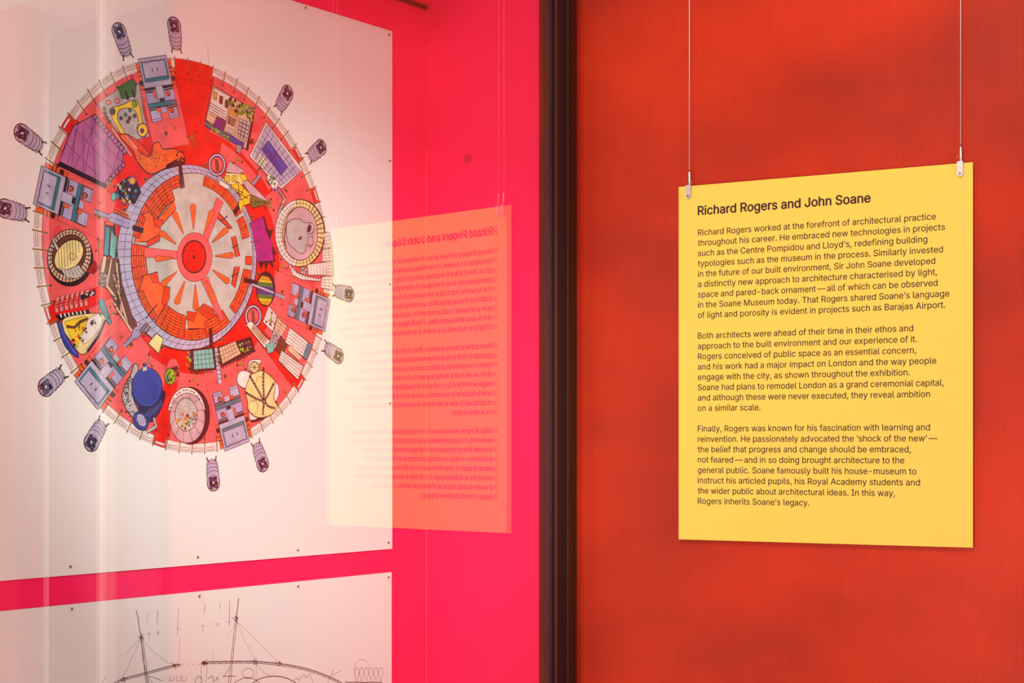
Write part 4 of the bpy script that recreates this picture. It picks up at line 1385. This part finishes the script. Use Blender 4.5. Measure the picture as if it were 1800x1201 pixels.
def wob(pts, w=.8, n=5, amp=.5, col='ink'):
    q = []
    for a, b_ in zip(pts, pts[1:]):
        for i in range(n):
            t_ = i / n
            q.append((a[0] + (b_[0] - a[0]) * t_ + rnd.uniform(-amp, amp), a[1] + (b_[1] - a[1]) * t_ + rnd.uniform(-amp, amp)))
    q.append(pts[-1])
    stroke(px, q, col, w)


def curve(pts, n=8):
    out_ = []
    for i in range(len(pts) - 1):
        p0, p1, p2, p3 = pts[max(i - 1, 0)], pts[i], pts[i + 1], pts[min(i + 2, len(pts) - 1)]
        for j in range(n):
            t_ = j / n
            out_.append(tuple(0.5 * (2 * p1[c] + (p2[c] - p0[c]) * t_ + (2 * p0[c] - 5 * p1[c] + 4 * p2[c] - p3[c]) * t_ ** 2 + (3 * p1[c] - p0[c] - 3 * p2[c] + p3[c]) * t_ ** 3) for c in (0, 1)))
    return out_ + [pts[-1]]


wob([(239, 1073), (242, 1083), (248, 1121), (257, 1201)], 1.3)
wob([(247, 1121), (252, 1160), (260, 1204)], 1.0); wob([(250, 1121), (257, 1170), (262, 1204)], 1.0)
wob([(248, 1122), (235, 1135), (222, 1149)], .5); wob([(247, 1124), (232, 1157), (215, 1192)], .5); wob([(250, 1124), (270, 1147), (300, 1168)], .4)
wob([(419, 1052), (417, 1075), (415, 1095)], 1.7); wob([(416, 1095), (410, 1150), (405, 1204)], 1.1); wob([(413.5, 1095), (407, 1150), (401, 1204)], 1.1)
wob([(417, 1093), (440, 1115), (470, 1146), (492, 1166)], .4); wob([(417, 1095), (432, 1130), (449, 1160)], .4); wob([(414, 1095), (400, 1120)], .4)
scrib(px, 415, 1089, 3, 5, 22, 'ink', .9); scrib(px, 248, 1120, 2.5, 3, 16, 'ink', .9)
for (x, y0_, y1_, w_) in ((260, 1075, 1094, .5), (277, 1073, 1098, .8), (313, 1070, 1118, .7), (360, 1062, 1078, .9), (387, 1060, 1071, .8), (404, 1056, 1102, .8), (278, 1108, 1118, .8), (262, 1113, 1124, .6), (357, 1100, 1112, .6), (383, 1094, 1103, .6), (316, 1120, 1163, .4), (375, 1147, 1172, .4)):
    wob([(x, y0_), (x - 1, y1_)], w_, 4, .4)
for (x, y) in ((262, 1114), (278, 1112), (313, 1105), (357, 1100), (383, 1097), (402, 1093)):
    many(px, [((x - 5, y), (x - 4, y)), ((x + 4, y), (x + 5, y)), ((x - 1, y - 1), (x + 1, y + 2))], 'ink', 1.0)
top = curve([(196, 1204), (215, 1194), (260, 1182), (300, 1171), (318, 1168)])
stroke(px, top, 'ink', 1.3); stroke(px, [(x, y + 3) for x, y in top], 'ink', 1.0)
top2 = curve([(355, 1164), (400, 1163), (450, 1163), (500, 1168), (540, 1176), (580, 1190), (606, 1204)])
stroke(px, top2, 'ink', 1.3); stroke(px, [(x, y + 3.4) for x, y in top2], 'ink', .9)
zz = []
for i in range(0, len(top2) - 1):
    zz.append((top2[i][0], top2[i][1] + (0 if i % 2 else 3.4)))
stroke(px, zz, 'ink', .8)
for (x, y) in ((308, 1170), (358, 1166), (449, 1164), (490, 1167), (218, 1195), (362, 1165)):
    scrib(px, x, y, 4, 4, 14, 'ink', 1.0)
many(px, [((322 + 9 * k, 1168), (323 + 9 * k, 1168.8)) for k in range(4)], 'ink', 1.4)
wob([(176, 1204), (187, 1190)], .6); wob([(586, 1177), (576, 1202)], .8); wob([(583, 1187), (600, 1180)], 0.6)
wob([(354, 1164), (353, 1196)], .6); wob([(364, 1166), (362, 1200)], .6); wob([(450, 1166), (450, 1204)], .5); wob([(450, 1168), (465, 1184), (480, 1190)], .5)
for x in (300, 312, 322):
    wob([(x, 1187), (x - 3, 1197), (x + 5, 1197), (x + 6, 1188)], .7, 2, .6)
stroke(px, arc(436, 1184, 10, 9, 0, 360, 20), 'ink', .8)
stroke(px, curve([(412, 1200), (430, 1192), (446, 1194), (456, 1201)]), 'ink', 1.0)
stroke(px, curve([(440, 1204), (458, 1193), (482, 1189), (505, 1193), (525, 1204)]), 'ink', 1.4)
wob([(392, 1189), (414, 1189)], 1.0); wob([(404, 1172), (392, 1192)], .8); wob([(284, 1196), (260, 1188), (268, 1202)], .8)
wob([(516, 1197), (522, 1192), (526, 1198), (533, 1186), (540, 1192), (544, 1184), (550, 1200)], .7, 3, .8)
stroke(px, curve([(342, 1204), (346, 1192), (352, 1190), (355, 1197), (350, 1203)]), 'ink', 1.0)
wob([(366, 1194), (372, 1188), (376, 1200), (382, 1190), (384, 1198)], 1.0, 3, .9)
stroke(px, arc(636, 1176, 13, 16, 150, 360, 18), 'ink', .6)
for k in range(6):
    stroke(px, arc(627 + 8.4 * k, 1183, 3.6, 8.5, 100, 420, 18), 'ink', .9)
    many(px, [((625.5 + 8.4 * k, 1192), (625 + 8.4 * k, 1204)), ((628.5 + 8.4 * k, 1192), (629 + 8.4 * k, 1204))], 'ink', .8)
wob([(607, 1200), (672, 1200)], 1.4, 12)
sK = (1075 - 1006) / 688
p_r = (688.5, 1006)
s_r = M_px(*p_r)[0]
z_r, z_0 = M_px(*p_r)[1], M_px(0, 1075)[1]
z_l = z_r + (z_0 - z_r) * (sL - s_r) / (M_px(0, 0)[0] - s_r)
py_l = HOR - z_l / (P0 + pd * sL).y * F
root, mx_, mz = poster('lower_poster', [(xl, 2050), (688.5, 1690), p_r, (xl, py_l)],
                       'pale lower poster with a black pen sketch of masts and curved roof')
emit(PR_, ['printed_sketch'], root, mx_, mz)

# ------------------------------------------------------------------ pins
PINS = [(536, 14, "at the large poster's top edge left of its upper right corner"), (683, 61.5, "at the large poster's upper right corner"),
        (684.3, 283, "on the large poster's right edge, uppermost below the corner"), (684, 500, "on the large poster's right edge beside the reflected text"),
        (684.3, 709, "on the large poster's right edge, second up from the bottom corner"), (682, 954, "at the large poster's lower right corner"),
        (522.5, 967.5, "on the large poster's bottom edge, nearest its right corner"), (346.5, 979.5, "on the large poster's bottom edge, middle of three"),
        (122.5, 996.5, "on the large poster's bottom edge, leftmost in view"), (682, 1014.8, "at the lower poster's upper right corner"),
        (523, 1031, "on the lower poster's top edge, nearest its right corner"), (349.5, 1048.5, "on the lower poster's top edge above the sketched masts"),
        (125, 1070.8, "on the lower poster's top edge, leftmost in view")]
pin_me = None
for i, (x, y, lab) in enumerate(PINS):
    if pin_me is None:
        bm = bmesh.new()
        lathe(bm, [(0.0006, 0), (0.0006, 0.0012), (0.0022, 0.0016), (0.0025, 0.0024), (0.0020, 0.0034), (0.0009, 0.0039)], seg=14)
        for f in bm.faces:
            f.smooth = True
        pin_me = bpy.data.meshes.new('poster_pin')
        bmesh.ops.recalc_face_normals(bm, faces=bm.faces)
        bm.to_mesh(pin_me); bm.free()
        pin_me.materials.append(M['pin'])
    p = hit(x, pn, QOFF + 0.0001)
    o = bpy.data.objects.new('poster_pin', pin_me)
    o.location = (p.x, p.y, zat(p, y))
    o.rotation_euler = Vector((pn.x, pn.y, 0)).to_track_quat('Z', 'Y').to_euler()
    link(o, None, label='small copper coloured pin ' + lab, category='pin', group='pins holding the posters')
